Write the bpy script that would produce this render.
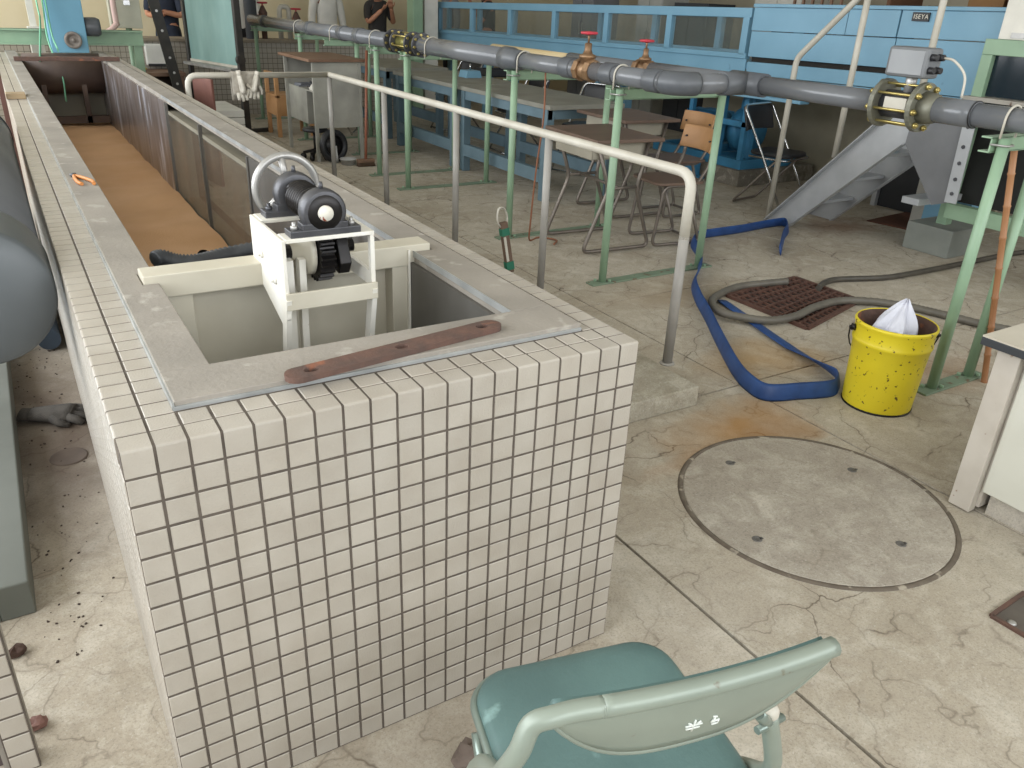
import bpy, bmesh, math, random
from mathutils import Vector, Matrix, Quaternion
random.seed(7)
for o in list(bpy.data.objects):
    bpy.data.objects.remove(o, do_unlink=True)
scene = bpy.context.scene
col = scene.collection
V = Vector
PI = math.pi

# ------------------------------------------------------------------ camera
CP = V((-0.0518, -1.1673, 1.4309)); YAW, PIT, ROL, FPX = .5653, .4476, -.0455, 796.8
_f = V((math.sin(YAW)*math.cos(PIT), math.cos(YAW)*math.cos(PIT), -math.sin(PIT)))
_r = V((math.cos(YAW), -math.sin(YAW), 0)); _d = _f.cross(_r)
RT = math.cos(ROL)*_r + math.sin(ROL)*_d
DN = -math.sin(ROL)*_r + math.cos(ROL)*_d
cam = bpy.data.cameras.new('camera'); co = bpy.data.objects.new('camera', cam); col.objects.link(co)
m = Matrix((RT, -DN, -_f)).transposed().to_4x4(); m.translation = CP; co.matrix_world = m
cam.sensor_width = 36; cam.lens = FPX/1024*36; cam.clip_start = .05; cam.clip_end = 100
scene.camera = co

def _ray(u, v): return RT*((u-512)/FPX) + DN*((v-384)/FPX) + _f
def PZ(u, v, z=0.):
    d = _ray(u, v); return CP + d*((z-CP.z)/d.z)
def PX(u, v, x):
    d = _ray(u, v); return CP + d*((x-CP.x)/d.x)
def PY(u, v, y):
    d = _ray(u, v); return CP + d*((y-CP.y)/d.y)

# ------------------------------------------------------------------ world, lights, exposure
w = bpy.data.worlds.new('world'); scene.world = w; w.use_nodes = True
bg = w.node_tree.nodes['Background']; bg.inputs[0].default_value = (.86, .93, 1, 1); bg.inputs[1].default_value = .9
def area(name, loc, rot, sx, sy, power, colr):
    l = bpy.data.lights.new(name, 'AREA'); l.shape = 'RECTANGLE'; l.size = sx; l.size_y = sy
    l.energy = power; l.color = colr
    o = bpy.data.objects.new(name, l); col.objects.link(o); o.location = loc; o.rotation_euler = rot
    return o
area('window_daylight', (-2.45, 4.7, 2.1), (0, -PI/2, 0), 2.2, 12.6, 520, (.93, .965, 1))
area('window_daylight', (3.1, -3.4, 2.3), (PI/2, 0, 0), 10.0, 2.0, 270, (.93, .965, 1))
scene.view_settings.view_transform = 'Standard'; scene.view_settings.look = 'None'
scene.view_settings.exposure = 0.0; scene.view_settings.gamma = 1.0
scene.view_settings.use_curve_mapping = False

# ------------------------------------------------------------------ materials
def s2l(c):
    if isinstance(c, str):
        c = c.lstrip('#'); c = [int(c[i:i+2], 16)/255 for i in (0, 2, 4)]
    return tuple((x/12.92 if x <= .04045 else ((x+.055)/1.055)**2.4) for x in c)
MATS = {}
def mat(name, c, rough=.5, metal=0., c2=None, scale=6., detail=4., bump=0., bscale=40., vary=0., wear=None, wscale=18., wthr=.66, spec=.5, trans=0., alpha=1., stretch=None):
    """principled + noise colour mix + optional worn patches + fine bump + per object / island variation"""
    if name in MATS: return MATS[name]
    m = bpy.data.materials.new(name); m.use_nodes = True; nt = m.node_tree; N = nt.nodes; L = nt.links
    b = N['Principled BSDF']
    b.inputs['Roughness'].default_value = rough; b.inputs['Metallic'].default_value = metal
    b.inputs['Specular IOR Level'].default_value = spec
    if trans: b.inputs['Transmission Weight'].default_value = trans
    if alpha < 1: b.inputs['Alpha'].default_value = alpha
    c = s2l(c); c2 = s2l(c2) if c2 else tuple(x*.86 for x in c)
    g = N.new('ShaderNodeNewGeometry'); src = g.outputs['Position']
    if stretch:
        mp = N.new('ShaderNodeMapping'); mp.inputs['Scale'].default_value = stretch; L.new(src, mp.inputs[0]); src = mp.outputs[0]
    n = N.new('ShaderNodeTexNoise'); n.inputs['Scale'].default_value = scale; n.inputs['Detail'].default_value = detail; L.new(src, n.inputs['Vector'])
    rp = N.new('ShaderNodeValToRGB'); rp.color_ramp.elements[0].position = .35; rp.color_ramp.elements[1].position = .68
    rp.color_ramp.elements[0].color = (*c, 1); rp.color_ramp.elements[1].color = (*c2, 1); L.new(n.outputs['Fac'], rp.inputs[0])
    out = rp.outputs[0]
    if wear:
        n2 = N.new('ShaderNodeTexNoise'); n2.inputs['Scale'].default_value = wscale; n2.inputs['Detail'].default_value = 6; L.new(src, n2.inputs['Vector'])
        r2 = N.new('ShaderNodeValToRGB'); r2.color_ramp.elements[0].position = wthr; r2.color_ramp.elements[1].position = wthr+.05; L.new(n2.outputs['Fac'], r2.inputs[0])
        mx = N.new('ShaderNodeMix'); mx.data_type = 'RGBA'; L.new(r2.outputs[0], mx.inputs[0]); L.new(out, mx.inputs[6]); mx.inputs[7].default_value = (*s2l(wear), 1)
        out = mx.outputs[2]
    if vary:
        oi = N.new('ShaderNodeObjectInfo'); ad = N.new('ShaderNodeMath'); ad.operation = 'ADD'
        L.new(oi.outputs['Random'], ad.inputs[0]); L.new(g.outputs['Random Per Island'], ad.inputs[1])
        fr = N.new('ShaderNodeMath'); fr.operation = 'FRACT'; L.new(ad.outputs[0], fr.inputs[0])
        mr = N.new('ShaderNodeMapRange'); mr.inputs[3].default_value = 1-vary; mr.inputs[4].default_value = 1+vary; L.new(fr.outputs[0], mr.inputs[0])
        hs = N.new('ShaderNodeHueSaturation'); L.new(mr.outputs[0], hs.inputs['Value']); L.new(out, hs.inputs['Color']); out = hs.outputs[0]
    L.new(out, b.inputs['Base Color'])
    if bump:
        n3 = N.new('ShaderNodeTexNoise'); n3.inputs['Scale'].default_value = bscale; n3.inputs['Detail'].default_value = 5; L.new(src, n3.inputs['Vector'])
        bp = N.new('ShaderNodeBump'); bp.inputs['Strength'].default_value = bump; bp.inputs['Distance'].default_value = .004
        L.new(n3.outputs['Fac'], bp.inputs['Height']); L.new(bp.outputs[0], b.inputs['Normal'])
    MATS[name] = m; return m

def concrete(name, c, c2, crack='#6a5c4c', cscale=1.6, light='#d8d2c4', stain=None, amount=.75):
    if name in MATS: return MATS[name]
    m = bpy.data.materials.new(name); m.use_nodes = True; nt = m.node_tree; N = nt.nodes; L = nt.links
    b = N['Principled BSDF']; b.inputs['Roughness'].default_value = .82; b.inputs['Specular IOR Level'].default_value = .3
    g = N.new('ShaderNodeNewGeometry'); P = g.outputs['Position']
    def noise(s, d=5, dist=0, r=.55):
        n = N.new('ShaderNodeTexNoise'); n.inputs['Scale'].default_value = s; n.inputs['Detail'].default_value = d
        n.inputs['Distortion'].default_value = dist; n.inputs['Roughness'].default_value = r; L.new(P, n.inputs['Vector']); return n.outputs['Fac']
    def ramp(x, a, bb, ca=(0, 0, 0, 1), cb=(1, 1, 1, 1)):
        r = N.new('ShaderNodeValToRGB'); r.color_ramp.elements[0].position = a; r.color_ramp.elements[1].position = bb
        r.color_ramp.elements[0].color = ca; r.color_ramp.elements[1].color = cb; L.new(x, r.inputs[0]); return r.outputs[0]
    def mix(f, a, bb, k=1.):
        x = N.new('ShaderNodeMix'); x.data_type = 'RGBA'
        if k != 1.:
            mm = N.new('ShaderNodeMath'); mm.operation = 'MULTIPLY'; mm.inputs[1].default_value = k; L.new(f, mm.inputs[0]); f = mm.outputs[0]
        L.new(f, x.inputs[0])
        for s, y in ((6, a), (7, bb)):
            if isinstance(y, tuple): x.inputs[s].default_value = y
            else: L.new(y, x.inputs[s])
        return x.outputs[2]
    C = lambda h: (*s2l(h), 1)
    base = mix(ramp(noise(1.3, 6), .35, .65), C(c), C(c2))
    base = mix(ramp(noise(7, 8, .6, .7), .48, .72), base, C(light), .55)
    base = mix(ramp(noise(26, 6, .3, .75), .48, .72), base, C('#6f675c'), .30)
    base = mix(ramp(noise(150, 4, 0, .8), .50, .68), base, C('#4f483f'), .42)
    base = mix(ramp(noise(110, 3, 0, .8), .58, .72), base, C('#e4e0d8'), .35)
    # cracks: distorted voronoi edges at two sizes, broken up by noise
    wn = N.new('ShaderNodeTexNoise'); wn.inputs['Scale'].default_value = 3.2; wn.inputs['Detail'].default_value = 5; L.new(P, wn.inputs['Vector'])
    vm = N.new('ShaderNodeVectorMath'); vm.operation = 'MULTIPLY_ADD'; L.new(wn.outputs['Color'], vm.inputs[0]); vm.inputs[1].default_value = (.42, .42, 0); L.new(P, vm.inputs[2])
    sx = N.new('ShaderNodeVectorMath'); sx.operation = 'MULTIPLY'; L.new(vm.outputs[0], sx.inputs[0]); sx.inputs[1].default_value = (1, 1, 0)
    for s, wd, k in ((cscale, .006, amount), (cscale*2.3, .006, amount*.5)):
        vo = N.new('ShaderNodeTexVoronoi'); vo.feature = 'DISTANCE_TO_EDGE'; vo.inputs['Scale'].default_value = s; L.new(sx.outputs[0], vo.inputs['Vector'])
        cr = ramp(vo.outputs['Distance'], 0, wd*s/1.6, (1, 1, 1, 1), (0, 0, 0, 1))
        soft = ramp(vo.outputs['Distance'], 0, .07, (1, 1, 1, 1), (0, 0, 0, 1))
        br = ramp(noise(2.1 + s, 3), .42, .6)
        mm = N.new('ShaderNodeMath'); mm.operation = 'MULTIPLY'; L.new(cr, mm.inputs[0]); L.new(br, mm.inputs[1])
        ms = N.new('ShaderNodeMath'); ms.operation = 'MULTIPLY'; L.new(soft, ms.inputs[0]); L.new(br, ms.inputs[1])
        base = mix(ms.outputs[0], base, C('#857a6a'), .16)
        base = mix(mm.outputs[0], base, C(crack), k)
    if stain:
        for (x, y, rx, ry, cc, k) in stain:
            sb = N.new('ShaderNodeVectorMath'); sb.operation = 'SUBTRACT'; L.new(vm.outputs[0], sb.inputs[0]); sb.inputs[1].default_value = (x+.21, y+.21, 0)
            ml = N.new('ShaderNodeVectorMath'); ml.operation = 'MULTIPLY'; L.new(sb.outputs[0], ml.inputs[0]); ml.inputs[1].default_value = (1/rx, 1/ry, 0)
            ln = N.new('ShaderNodeVectorMath'); ln.operation = 'LENGTH'; L.new(ml.outputs[0], ln.inputs[0])
            base = mix(ramp(ln.outputs['Value'], .1, 1, (1, 1, 1, 1), (0, 0, 0, 1)), base, C(cc), k)
    L.new(base, b.inputs['Base Color'])
    bp = N.new('ShaderNodeBump'); bp.inputs['Strength'].default_value = .35; bp.inputs['Distance'].default_value = .004
    L.new(noise(60, 6, 0, .7), bp.inputs['Height']); L.new(bp.outputs[0], b.inputs['Normal'])
    MATS[name] = m; return m

def tilewall(name, c, grout, pitch, axis='xz'):
    """small mosaic tiles too far away to be built one by one"""
    m = bpy.data.materials.new(name); m.use_nodes = True; N = m.node_tree.nodes; L = m.node_tree.links; b = N['Principled BSDF']
    b.inputs['Roughness'].default_value = .4
    g = N.new('ShaderNodeNewGeometry'); sp = N.new('ShaderNodeSeparateXYZ'); L.new(g.outputs['Position'], sp.inputs[0])
    cb = N.new('ShaderNodeCombineXYZ'); L.new(sp.outputs['XYZ'.index(axis[0].upper())], cb.inputs[0]); L.new(sp.outputs['XYZ'.index(axis[1].upper())], cb.inputs[1])
    br = N.new('ShaderNodeTexBrick'); br.offset = 0; br.inputs['Scale'].default_value = 1; br.inputs['Brick Width'].default_value = pitch; br.inputs['Row Height'].default_value = pitch
    br.inputs['Mortar Size'].default_value = pitch*.045; br.inputs['Color1'].default_value = (*s2l(c), 1); br.inputs['Color2'].default_value = (*[x*.93 for x in s2l(c)], 1); br.inputs['Mortar'].default_value = (*s2l(grout), 1)
    L.new(cb.outputs[0], br.inputs['Vector']); L.new(br.outputs['Color'], b.inputs['Base Color'])
    MATS[name] = m; return m

def glass(name, c=(.75, .85, .8), a=.25, rough=.05):
    m = bpy.data.materials.new(name); m.use_nodes = True; N = m.node_tree.nodes; L = m.node_tree.links
    b = N['Principled BSDF']; b.inputs['Base Color'].default_value = (*c, 1); b.inputs['Roughness'].default_value = rough
    n = N.new('ShaderNodeTexNoise'); n.inputs['Scale'].default_value = 5; n.inputs['Detail'].default_value = 6
    g = N.new('ShaderNodeNewGeometry'); mp = N.new('ShaderNodeMapping'); mp.inputs['Scale'].default_value = (1, 1, .25); L.new(g.outputs['Position'], mp.inputs[0]); L.new(mp.outputs[0], n.inputs['Vector'])
    mr = N.new('ShaderNodeMapRange'); mr.inputs[1].default_value = .3; mr.inputs[2].default_value = .75; mr.inputs[3].default_value = a*.6; mr.inputs[4].default_value = min(1, a*1.6); L.new(n.outputs['Fac'], mr.inputs[0]); L.new(mr.outputs[0], b.inputs['Alpha'])
    MATS[name] = m; return m

# ------------------------------------------------------------------ mesh builder
ORG = {}
class MB:
    def __init__(s): s.v = []; s.f = []; s.sm = []
    def add(s, vs, fs, smooth=False):
        o = len(s.v); s.v += [V(p) for p in vs]; s.f += [[i+o for i in f] for f in fs]
        s.sm += (smooth if isinstance(smooth, list) else [smooth]*len(fs)); return s
    def box(s, x0, x1, y0, y1, z0, z1):
        x0, x1 = min(x0, x1), max(x0, x1); y0, y1 = min(y0, y1), max(y0, y1); z0, z1 = min(z0, z1), max(z0, z1)
        return s.add([(x, y, z) for z in (z0, z1) for y in (y0, y1) for x in (x0, x1)],
                     [(0, 2, 3, 1), (4, 5, 7, 6), (0, 1, 5, 4), (2, 6, 7, 3), (0, 4, 6, 2), (1, 3, 7, 5)])
    def obox(s, c, sz, ax=((1, 0, 0), (0, 1, 0), (0, 0, 1))):
        c = V(c); a = [V(x).normalized()*(h/2) for x, h in zip(ax, sz)]
        vs = [c + a[0]*i + a[1]*j + a[2]*k for k in (-1, 1) for j in (-1, 1) for i in (-1, 1)]
        fs = [(0, 2, 3, 1), (4, 5, 7, 6), (0, 1, 5, 4), (2, 6, 7, 3), (0, 4, 6, 2), (1, 3, 7, 5)]
        if a[0].cross(a[1]).dot(a[2]) < 0: fs = [f[::-1] for f in fs]
        return s.add(vs, fs)
    def beam(s, p0, p1, w, h, up=(0, 0, 1)):
        p0, p1 = V(p0), V(p1); d = (p1-p0); L = d.length; d.normalize(); up = V(up)
        if abs(d.dot(up)) > .98: up = V((0, 1, 0))
        sd = d.cross(up).normalized(); u = sd.cross(d)
        return s.obox((p0+p1)/2, (L, w, h), (d, sd, u))
    def cyl(s, p0, p1, r, r1=None, n=16, caps=True):
        return s.tube([p0, p1], [r, r if r1 is None else r1], n, caps=caps)
    def tube(s, pts, r, n=10, closed=False, caps=True, flat=None):
        pts = [V(p) for p in pts]; k = len(pts); rr = r if isinstance(r, (list, tuple)) else [r]*k
        T = []
        for i in range(k):
            if closed: t = pts[(i+1) % k]-pts[i-1]
            else: t = pts[min(i+1, k-1)]-pts[max(i-1, 0)]
            T.append(t.normalized())
        a = V((0, 0, 1)) if abs(T[0].z) < .9 else V((1, 0, 0))
        nrm = (a - T[0]*a.dot(T[0])).normalized(); vs = []
        for i in range(k):
            if i:
                nrm = nrm - T[i]*nrm.dot(T[i])
                if nrm.length < 1e-6: nrm = T[i].orthogonal()
                nrm.normalize()
            bn = T[i].cross(nrm)
            for j in range(n):
                q = 2*PI*j/n; fx, fy = (1, 1) if flat is None else flat
                vs.append(pts[i] + (nrm*math.cos(q)*fx + bn*math.sin(q)*fy)*rr[i])
        fs = []; sm = []
        for i in range(k if closed else k-1):
            i2 = (i+1) % k
            for j in range(n):
                j2 = (j+1) % n; fs.append((i*n+j, i*n+j2, i2*n+j2, i2*n+j)); sm.append(True)
        if caps and not closed:
            fs.append(tuple(range(n))[::-1]); fs.append(tuple((k-1)*n+j for j in range(n))); sm += [False, False]
        return s.add(vs, fs, sm)
    def lathe(s, prof, base, axis=(0, 0, 1), n=24, sharp=False):
        """prof [(r,h)] revolved around the axis from base; r == 0 at the ends closes it"""
        ax = V(axis).normalized(); a = ax.orthogonal().normalized(); b = ax.cross(a); base = V(base); vs = []; idx = []
        for r, h in prof:
            if r <= 1e-6: idx.append([len(vs)]); vs.append(base+ax*h)
            else:
                idx.append(list(range(len(vs), len(vs)+n)))
                vs += [base+ax*h+(a*math.cos(2*PI*j/n)+b*math.sin(2*PI*j/n))*r for j in range(n)]
        fs = []
        for A, B in zip(idx, idx[1:]):
            for j in range(n):
                j2 = (j+1) % n
                if len(A) == 1 and len(B) == 1: continue
                if len(A) == 1: fs.append((A[0], B[j2], B[j]))
                elif len(B) == 1: fs.append((A[j], A[j2], B[0]))
                else: fs.append((A[j], A[j2], B[j2], B[j]))
        return s.add(vs, fs, not sharp)
    def prism(s, poly, vec):
        poly = [V(p) for p in poly]; n = len(poly); vec = V(vec)
        nr = V((0, 0, 0))
        for i in range(n): nr += poly[i].cross(poly[(i+1) % n])
        if nr.dot(vec) < 0: poly = poly[::-1]
        vs = poly + [p+vec for p in poly]
        fs = [tuple(range(n))[::-1], tuple(range(n, 2*n))] + [(i, (i+1) % n, (i+1) % n+n, i+n) for i in range(n)]
        return s.add(vs, fs)
    def sphere(s, c, r, nu=12, nv=8, rot=None):
        if not isinstance(r, (list, tuple)): r = (r, r, r)
        c = V(c); vs = []; fs = []
        pr = [(math.sin(PI*i/nv), -math.cos(PI*i/nv)) for i in range(nv+1)]; idx = []
        for k, h in pr:
            row = []
            for j in range(1 if k < 1e-6 else nu):
                p = V((k*math.cos(2*PI*j/nu)*r[0], k*math.sin(2*PI*j/nu)*r[1], h*r[2]))
                if rot: p = rot @ p
                row.append(len(vs)); vs.append(c+p)
            idx.append(row)
        for A, B in zip(idx, idx[1:]):
            for j in range(nu):
                j2 = (j+1) % nu
                if len(A) == 1: fs.append((A[0], B[j2], B[j]))
                elif len(B) == 1: fs.append((A[j], A[j2], B[0]))
                else: fs.append((A[j], A[j2], B[j2], B[j]))
        return s.add(vs, fs, True)
    def bolt(s, p, axis, r=.008, h=.008):
        p = V(p); ax = V(axis).normalized(); return s.cyl(p, p+ax*h, r, n=6)
    def grid(s, fn, nu, nv, smooth=True, closed_u=False):
        vs = [fn(i/(nu-1) if not closed_u else i/nu, j/(nv-1)) for j in range(nv) for i in range(nu)]; fs = []
        for j in range(nv-1):
            for i in range(nu if closed_u else nu-1):
                i2 = (i+1) % nu; fs.append((j*nu+i, j*nu+i2, (j+1)*nu+i2, (j+1)*nu+i))
        return s.add(vs, fs, smooth)
    def mesh(s, name, o=V((0, 0, 0))):
        me = bpy.data.meshes.new(name); me.from_pydata([tuple(p-o) for p in s.v], [], s.f); me.polygons.foreach_set('use_smooth', s.sm); me.update(); return me
    def build(s, name, m, parent=None, bevel=0, sub=0, solid=0, segs=2):
        o = ORG.get(parent.name, V((0, 0, 0))) if parent else V((0, 0, 0))
        ob = bpy.data.objects.new(name, s.mesh(name, o)); col.objects.link(ob)
        ob.data.materials.append(m)
        if parent: ob.parent = parent; ORG[ob.name] = o
        if solid: md = ob.modifiers.new('solidify', 'SOLIDIFY'); md.thickness = solid; md.offset = 0
        if bevel: md = ob.modifiers.new('bevel', 'BEVEL'); md.width = bevel; md.segments = segs; md.limit_method = 'ANGLE'; md.angle_limit = math.radians(40)
        if sub: md = ob.modifiers.new('subdivision', 'SUBSURF'); md.levels = sub; md.render_levels = sub
        return ob

def tag(o, label, cat, group=None):
    o['label'] = label; o['category'] = cat
    if group: o['group'] = group
    return o
def struct(o): o['kind'] = 'structure'; return o
def stuff(o): o['kind'] = 'stuff'; return o
def thing(name, label, cat, base=(0, 0, 0), group=None):
    e = bpy.data.objects.new(name, None); col.objects.link(e); e.location = base; e.empty_display_size = .1
    ORG[e.name] = V(base); return tag(e, label, cat, group)
def one(mb, name, m, label, cat, base, group=None, **k):
    """a thing of a single mesh, its origin at its base"""
    ORG['__b'] = V(base)
    ob = bpy.data.objects.new(name, mb.mesh(name, V(base))); col.objects.link(ob); ob.location = base; ob.data.materials.append(m)
    ORG[ob.name] = V(base)
    if k.get('bevel'): md = ob.modifiers.new('bevel', 'BEVEL'); md.width = k['bevel']; md.segments = 2; md.limit_method = 'ANGLE'; md.angle_limit = math.radians(40)
    if k.get('solid'): md = ob.modifiers.new('solidify', 'SOLIDIFY'); md.thickness = k['solid']; md.offset = 0
    if k.get('sub'): md = ob.modifiers.new('subdivision', 'SUBSURF'); md.levels = k['sub']; md.render_levels = k['sub']
    return tag(ob, label, cat, group)
def dup(root, loc, rz=0., label=None, group=None):
    def cp(o, par):
        c = o.copy(); col.objects.link(c)
        if par: c.parent = par
        for ch in [x for x in KIDS.get(o.name, [])]: KIDS.setdefault(c.name, []).append(cp(ch, c))
        return c
    if not hasattr(dup, 'k') or dup.k is not root:
        KIDS.clear()
        def walk(o):
            KIDS[o.name] = list(o.children)
            for c in o.children: walk(c)
        walk(root); dup.k = root
    r = cp(root, None); r.location = loc; r.rotation_euler = (0, 0, rz)
    if label: r['label'] = label
    if group: r['group'] = group
    return r
KIDS = {}
def smooth(pts, n=6, closed=False):
    pts = [V(p) for p in pts]; k = len(pts); out = []
    for i in range(k if closed else k-1):
        p1, p2 = pts[i], pts[(i+1) % k]
        p0 = pts[i-1] if (closed or i) else p1*2-p2
        p3 = pts[(i+2) % k] if (closed or i+2 < k) else p2*2-p1
        for j in range(n):
            t = j/n; out.append(.5*((2*p1)+(p2-p0)*t+(2*p0-5*p1+4*p2-p3)*t*t+(3*p1-p0-3*p2+p3)*t**3))
    if not closed: out.append(pts[-1])
    return out
def fillet(pts, r, n=5):
    """polyline with rounded corners"""
    pts = [V(p) for p in pts]; out = [pts[0]]
    for a, b, c in zip(pts, pts[1:], pts[2:]):
        d1 = (a-b); d2 = (c-b); q = min(r, d1.length*.49, d2.length*.49); p0 = b+d1.normalized()*q; p2 = b+d2.normalized()*q
        for i in range(n+1):
            t = i/n; out.append(p0*(1-t)**2+b*2*t*(1-t)+p2*t*t)
    out.append(pts[-1]); return out
def circle(c, r, ax, n=24):
    ax = V(ax).normalized(); a = ax.orthogonal().normalized(); b = ax.cross(a)
    return [V(c)+(a*math.cos(2*PI*i/n)+b*math.sin(2*PI*i/n))*r for i in range(n)]
def text(body, size, loc, rot, m, parent=None, extrude=.0008, name='lettering'):
    cu = bpy.data.curves.new(name, 'FONT'); cu.body = body; cu.size = size; cu.extrude = extrude; cu.align_x = 'CENTER'; cu.align_y = 'CENTER'; cu.space_character = 1.14
    t = bpy.data.objects.new(name, cu); col.objects.link(t)
    dg = bpy.context.evaluated_depsgraph_get(); me = bpy.data.meshes.new_from_object(t.evaluated_get(dg)); bpy.data.objects.remove(t)
    ob = bpy.data.objects.new(name, me); col.objects.link(ob); me.materials.clear(); me.materials.append(m)
    ob.location = V(loc)-(ORG.get(parent.name, V((0, 0, 0))) if parent else V((0, 0, 0))); ob.rotation_euler = rot
    if parent: ob.parent = parent
    return ob
# ------------------------------------------------------------------ common materials
M_floor = concrete('floor_concrete', '#a69b89', '#b8af9f', crack='#574b3e', amount=.9, cscale=1.8, stain=[
    (2.15, .66, .42, .2, '#a8793a', .75), (2.7, 1.05, .45, .22, '#b58a45', .5), (2.0, .55, .5, .1, '#9a6a30', .5), (1.35, .75, .4, .25, '#7d705c', .6),
    (-.1, 1.9, .3, 1.1, '#4d3d31', .85), (-.08, 1.45, .2, .6, '#4a3b31', .6), (5.2, 2.6, .5, .3, '#75492a', .5), (2.9, 1.95, .7, .3, '#9c8a70', .5),
    (.5, -.1, 1.2, .18, '#7c6f60', .35), (3.3, .6, .5, .2, '#a4774c', .4)])
M_plat = concrete('platform_concrete', '#98917f', '#a9a294', cscale=.8, amount=.3)
M_disc = concrete('manhole_concrete', '#a0978a', '#b2aa9d', cscale=1.1, amount=.35)
M_mort = mat('coping_mortar', '#979086', .75, c2='#857f76', scale=5, detail=9, bump=.4, bscale=90, wear='#a49e94', wscale=11, wthr=.6)
M_dark = mat('dark_gap', '#2a2622', .9)
M_tile = mat('glazed_cream_tile', '#ada69b', .36, c2='#a39b8f', scale=9, vary=.05, bump=.25, bscale=260, spec=.4)
M_grout = mat('tile_grout', '#625950', .9, c2='#4e463f', scale=20)
M_cream = mat('cream_wall_paint', '#d8cbaa', .85, c2='#cfc09c', scale=2)
M_white = mat('white_gate_paint', '#e6e3da', .45, c2='#d9d4c6', scale=9, wear='#a58a6a', wscale=30, wthr=.72)
M_creamp = mat('cream_gate_paint', '#c8c2b1', .5, c2='#bbb4a2', scale=5, wear='#8d7a5c', wscale=22, wthr=.74)
M_steelgrey = mat('grey_flume_steel', '#6f6d69', .45, .3, c2='#58554f', scale=4, stretch=(1, 1, .3))
M_sand = mat('wet_sand', '#dab088', .9, c2='#cb9f75', scale=2.2, detail=8, bump=.8, bscale=120)
M_stain = mat('lime_stained_panel', '#6a5c52', .3, .25, c2='#8d8584', scale=5, detail=8, stretch=(1, 2.2, .35), wear='#b3b2b8', wscale=4, wthr=.6)
M_rust = mat('rusty_steel', '#6b5045', .75, .2, c2='#584740', scale=24, detail=8, bump=.5, bscale=80, wear='#8a5a44', wscale=14, wthr=.6)
M_black = mat('black_iron', '#1d1b1b', .35, .5, c2='#2b2827', scale=20)
M_iron = mat('grey_cast_iron', '#5b5b5e', .45, .6, c2='#4a4a4d', scale=15)
M_alu = mat('worn_aluminium', '#b4b2ae', .4, .55, c2='#9a9894', scale=12)
M_pvc = mat('grey_pvc', '#6f7174', .2, c2='#66686b', scale=3)
M_pvcd = mat('dark_grey_pvc', '#5c5f62', .4, c2='#52555a', scale=3)
M_green = mat('pale_green_paint', '#8faa8d', .45, c2='#839e82', scale=5, wear='#6f7f63', wscale=25, wthr=.72)
M_railp = mat('white_rail_paint', '#c3beb1', .45, c2='#b3ad9f', scale=6, wear='#5d564e', wscale=45, wthr=.74)
M_railg = mat('grey_post_paint', '#9a968f', .5, c2='#8a867f', scale=6, wear='#5d564e', wscale=45, wthr=.76)
M_blue = mat('blue_machine_paint', '#76a2b9', .42, c2='#6e9ab1', scale=3, wear='#618a9f', wscale=9, wthr=.72)
M_bluebench = mat('faded_blue_paint', '#667c86', .6, c2='#5a707a', scale=6)
M_steel = mat('galvanised_grey', '#b4b6b8', .45, .25, c2='#a6a8aa', scale=6)
M_wood = mat('brown_wood', '#80634e', .55, c2='#6d5240', scale=6, stretch=(1, 1, .2))
M_orange = mat('orange_plywood', '#b88b5f', .5, c2='#a67a4f', scale=7, stretch=(.3, 1, 1))
M_brown = mat('brown_desk_laminate', '#6e594b', .5, c2='#5f4c40', scale=8, stretch=(.3, 1, 1))
M_tubeg = mat('brown_grey_tube', '#7c736a', .4, .5, c2='#6a625a', scale=12)
M_brass = mat('aged_brass', '#967758', .42, .5, c2='#775c44', scale=22)
M_zinc = mat('yellow_zinc_bolt', '#c9b877', .3, .8, c2='#ab9a5c', scale=20)
M_red = mat('red_wheel_paint', '#c03a48', .4, c2='#a82c38', scale=10)
M_chrome = mat('chrome_tube', '#c9c9c9', .15, 1.)
M_vinyl = mat('black_vinyl', '#232326', .45)
M_benchtop = mat('grey_bench_top', '#8d8b80', .6, c2='#7d7b71', scale=4)
M_skin = mat('skin', '#c08a6c', .55, c2='#b57f62', scale=8)
M_glassd = glass('dusty_flume_glass', (.17, .15, .12), .42, .08)
M_glassc = glass('clear_flume_glass', (.25, .28, .25), .10, .04)

# ------------------------------------------------------------------ structure
base = MB().box(-3, 9.4, -3.7, 11.6, -.2, -.012).build('floor', M_dark); struct(base)
XS = [-3, 1.28, 2.41, 4.45, 6.6, 9.4]; YS = [-3.7, .91, 1.98, 4.5, 7.2, 11.6]; J = .005
for i in range(5):
    for j in range(5):
        x0, x1, y0, y1 = XS[i]+J, XS[i+1]-J, YS[j]+J, YS[j+1]-J
        if i == 0: y0, y1 = (YS[0], YS[-1]) if j == 0 else (None, None)
        if y0 is None: continue
        struct(MB().box(x0, x1, y0, y1, -.012, 0).build('slab', M_floor, base))
# raised walkway under the hand rail
pf = MB().box(1.0, 2.11, .85, 5.1, 0, .085).build('trim_walkway', M_plat, bevel=.006); struct(pf)
# low tiled wall with ledge, cream wall behind, side walls with windows, ceiling
M_tw = tilewall('far_mosaic_tile', '#a8a092', '#574e45', .06)
lw = MB().box(-1.2, 4.9, 9.6, 9.85, 0, .84).build('wall_low', M_tw); struct(lw)
M_ledge = mat('ledge_stone', '#8f8474', .7, c2='#7d715f', scale=5)
lt = MB().box(-1.2, 4.9, 9.56, 10.0, .84, .875).build('trim_ledge', M_ledge, bevel=.004); struct(lt)
struct(MB().box(-3, 9.4, 11.5, 11.6, 0, 3.6).build('wall_far', M_cream))
M_dwall = mat('dim_wall_paint', '#b3ab97', .9, c2='#a39b87', scale=1.5)
struct(MB().box(9.3, 9.4, -3.7, 11.5, 0, 3.6).build('wall_right', M_dwall))
struct(MB().box(-3, 9.4, -3.7, 11.6, 3.6, 3.7).build('ceiling', mat('ceiling_paint', '#cfcabd', .9)))
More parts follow.
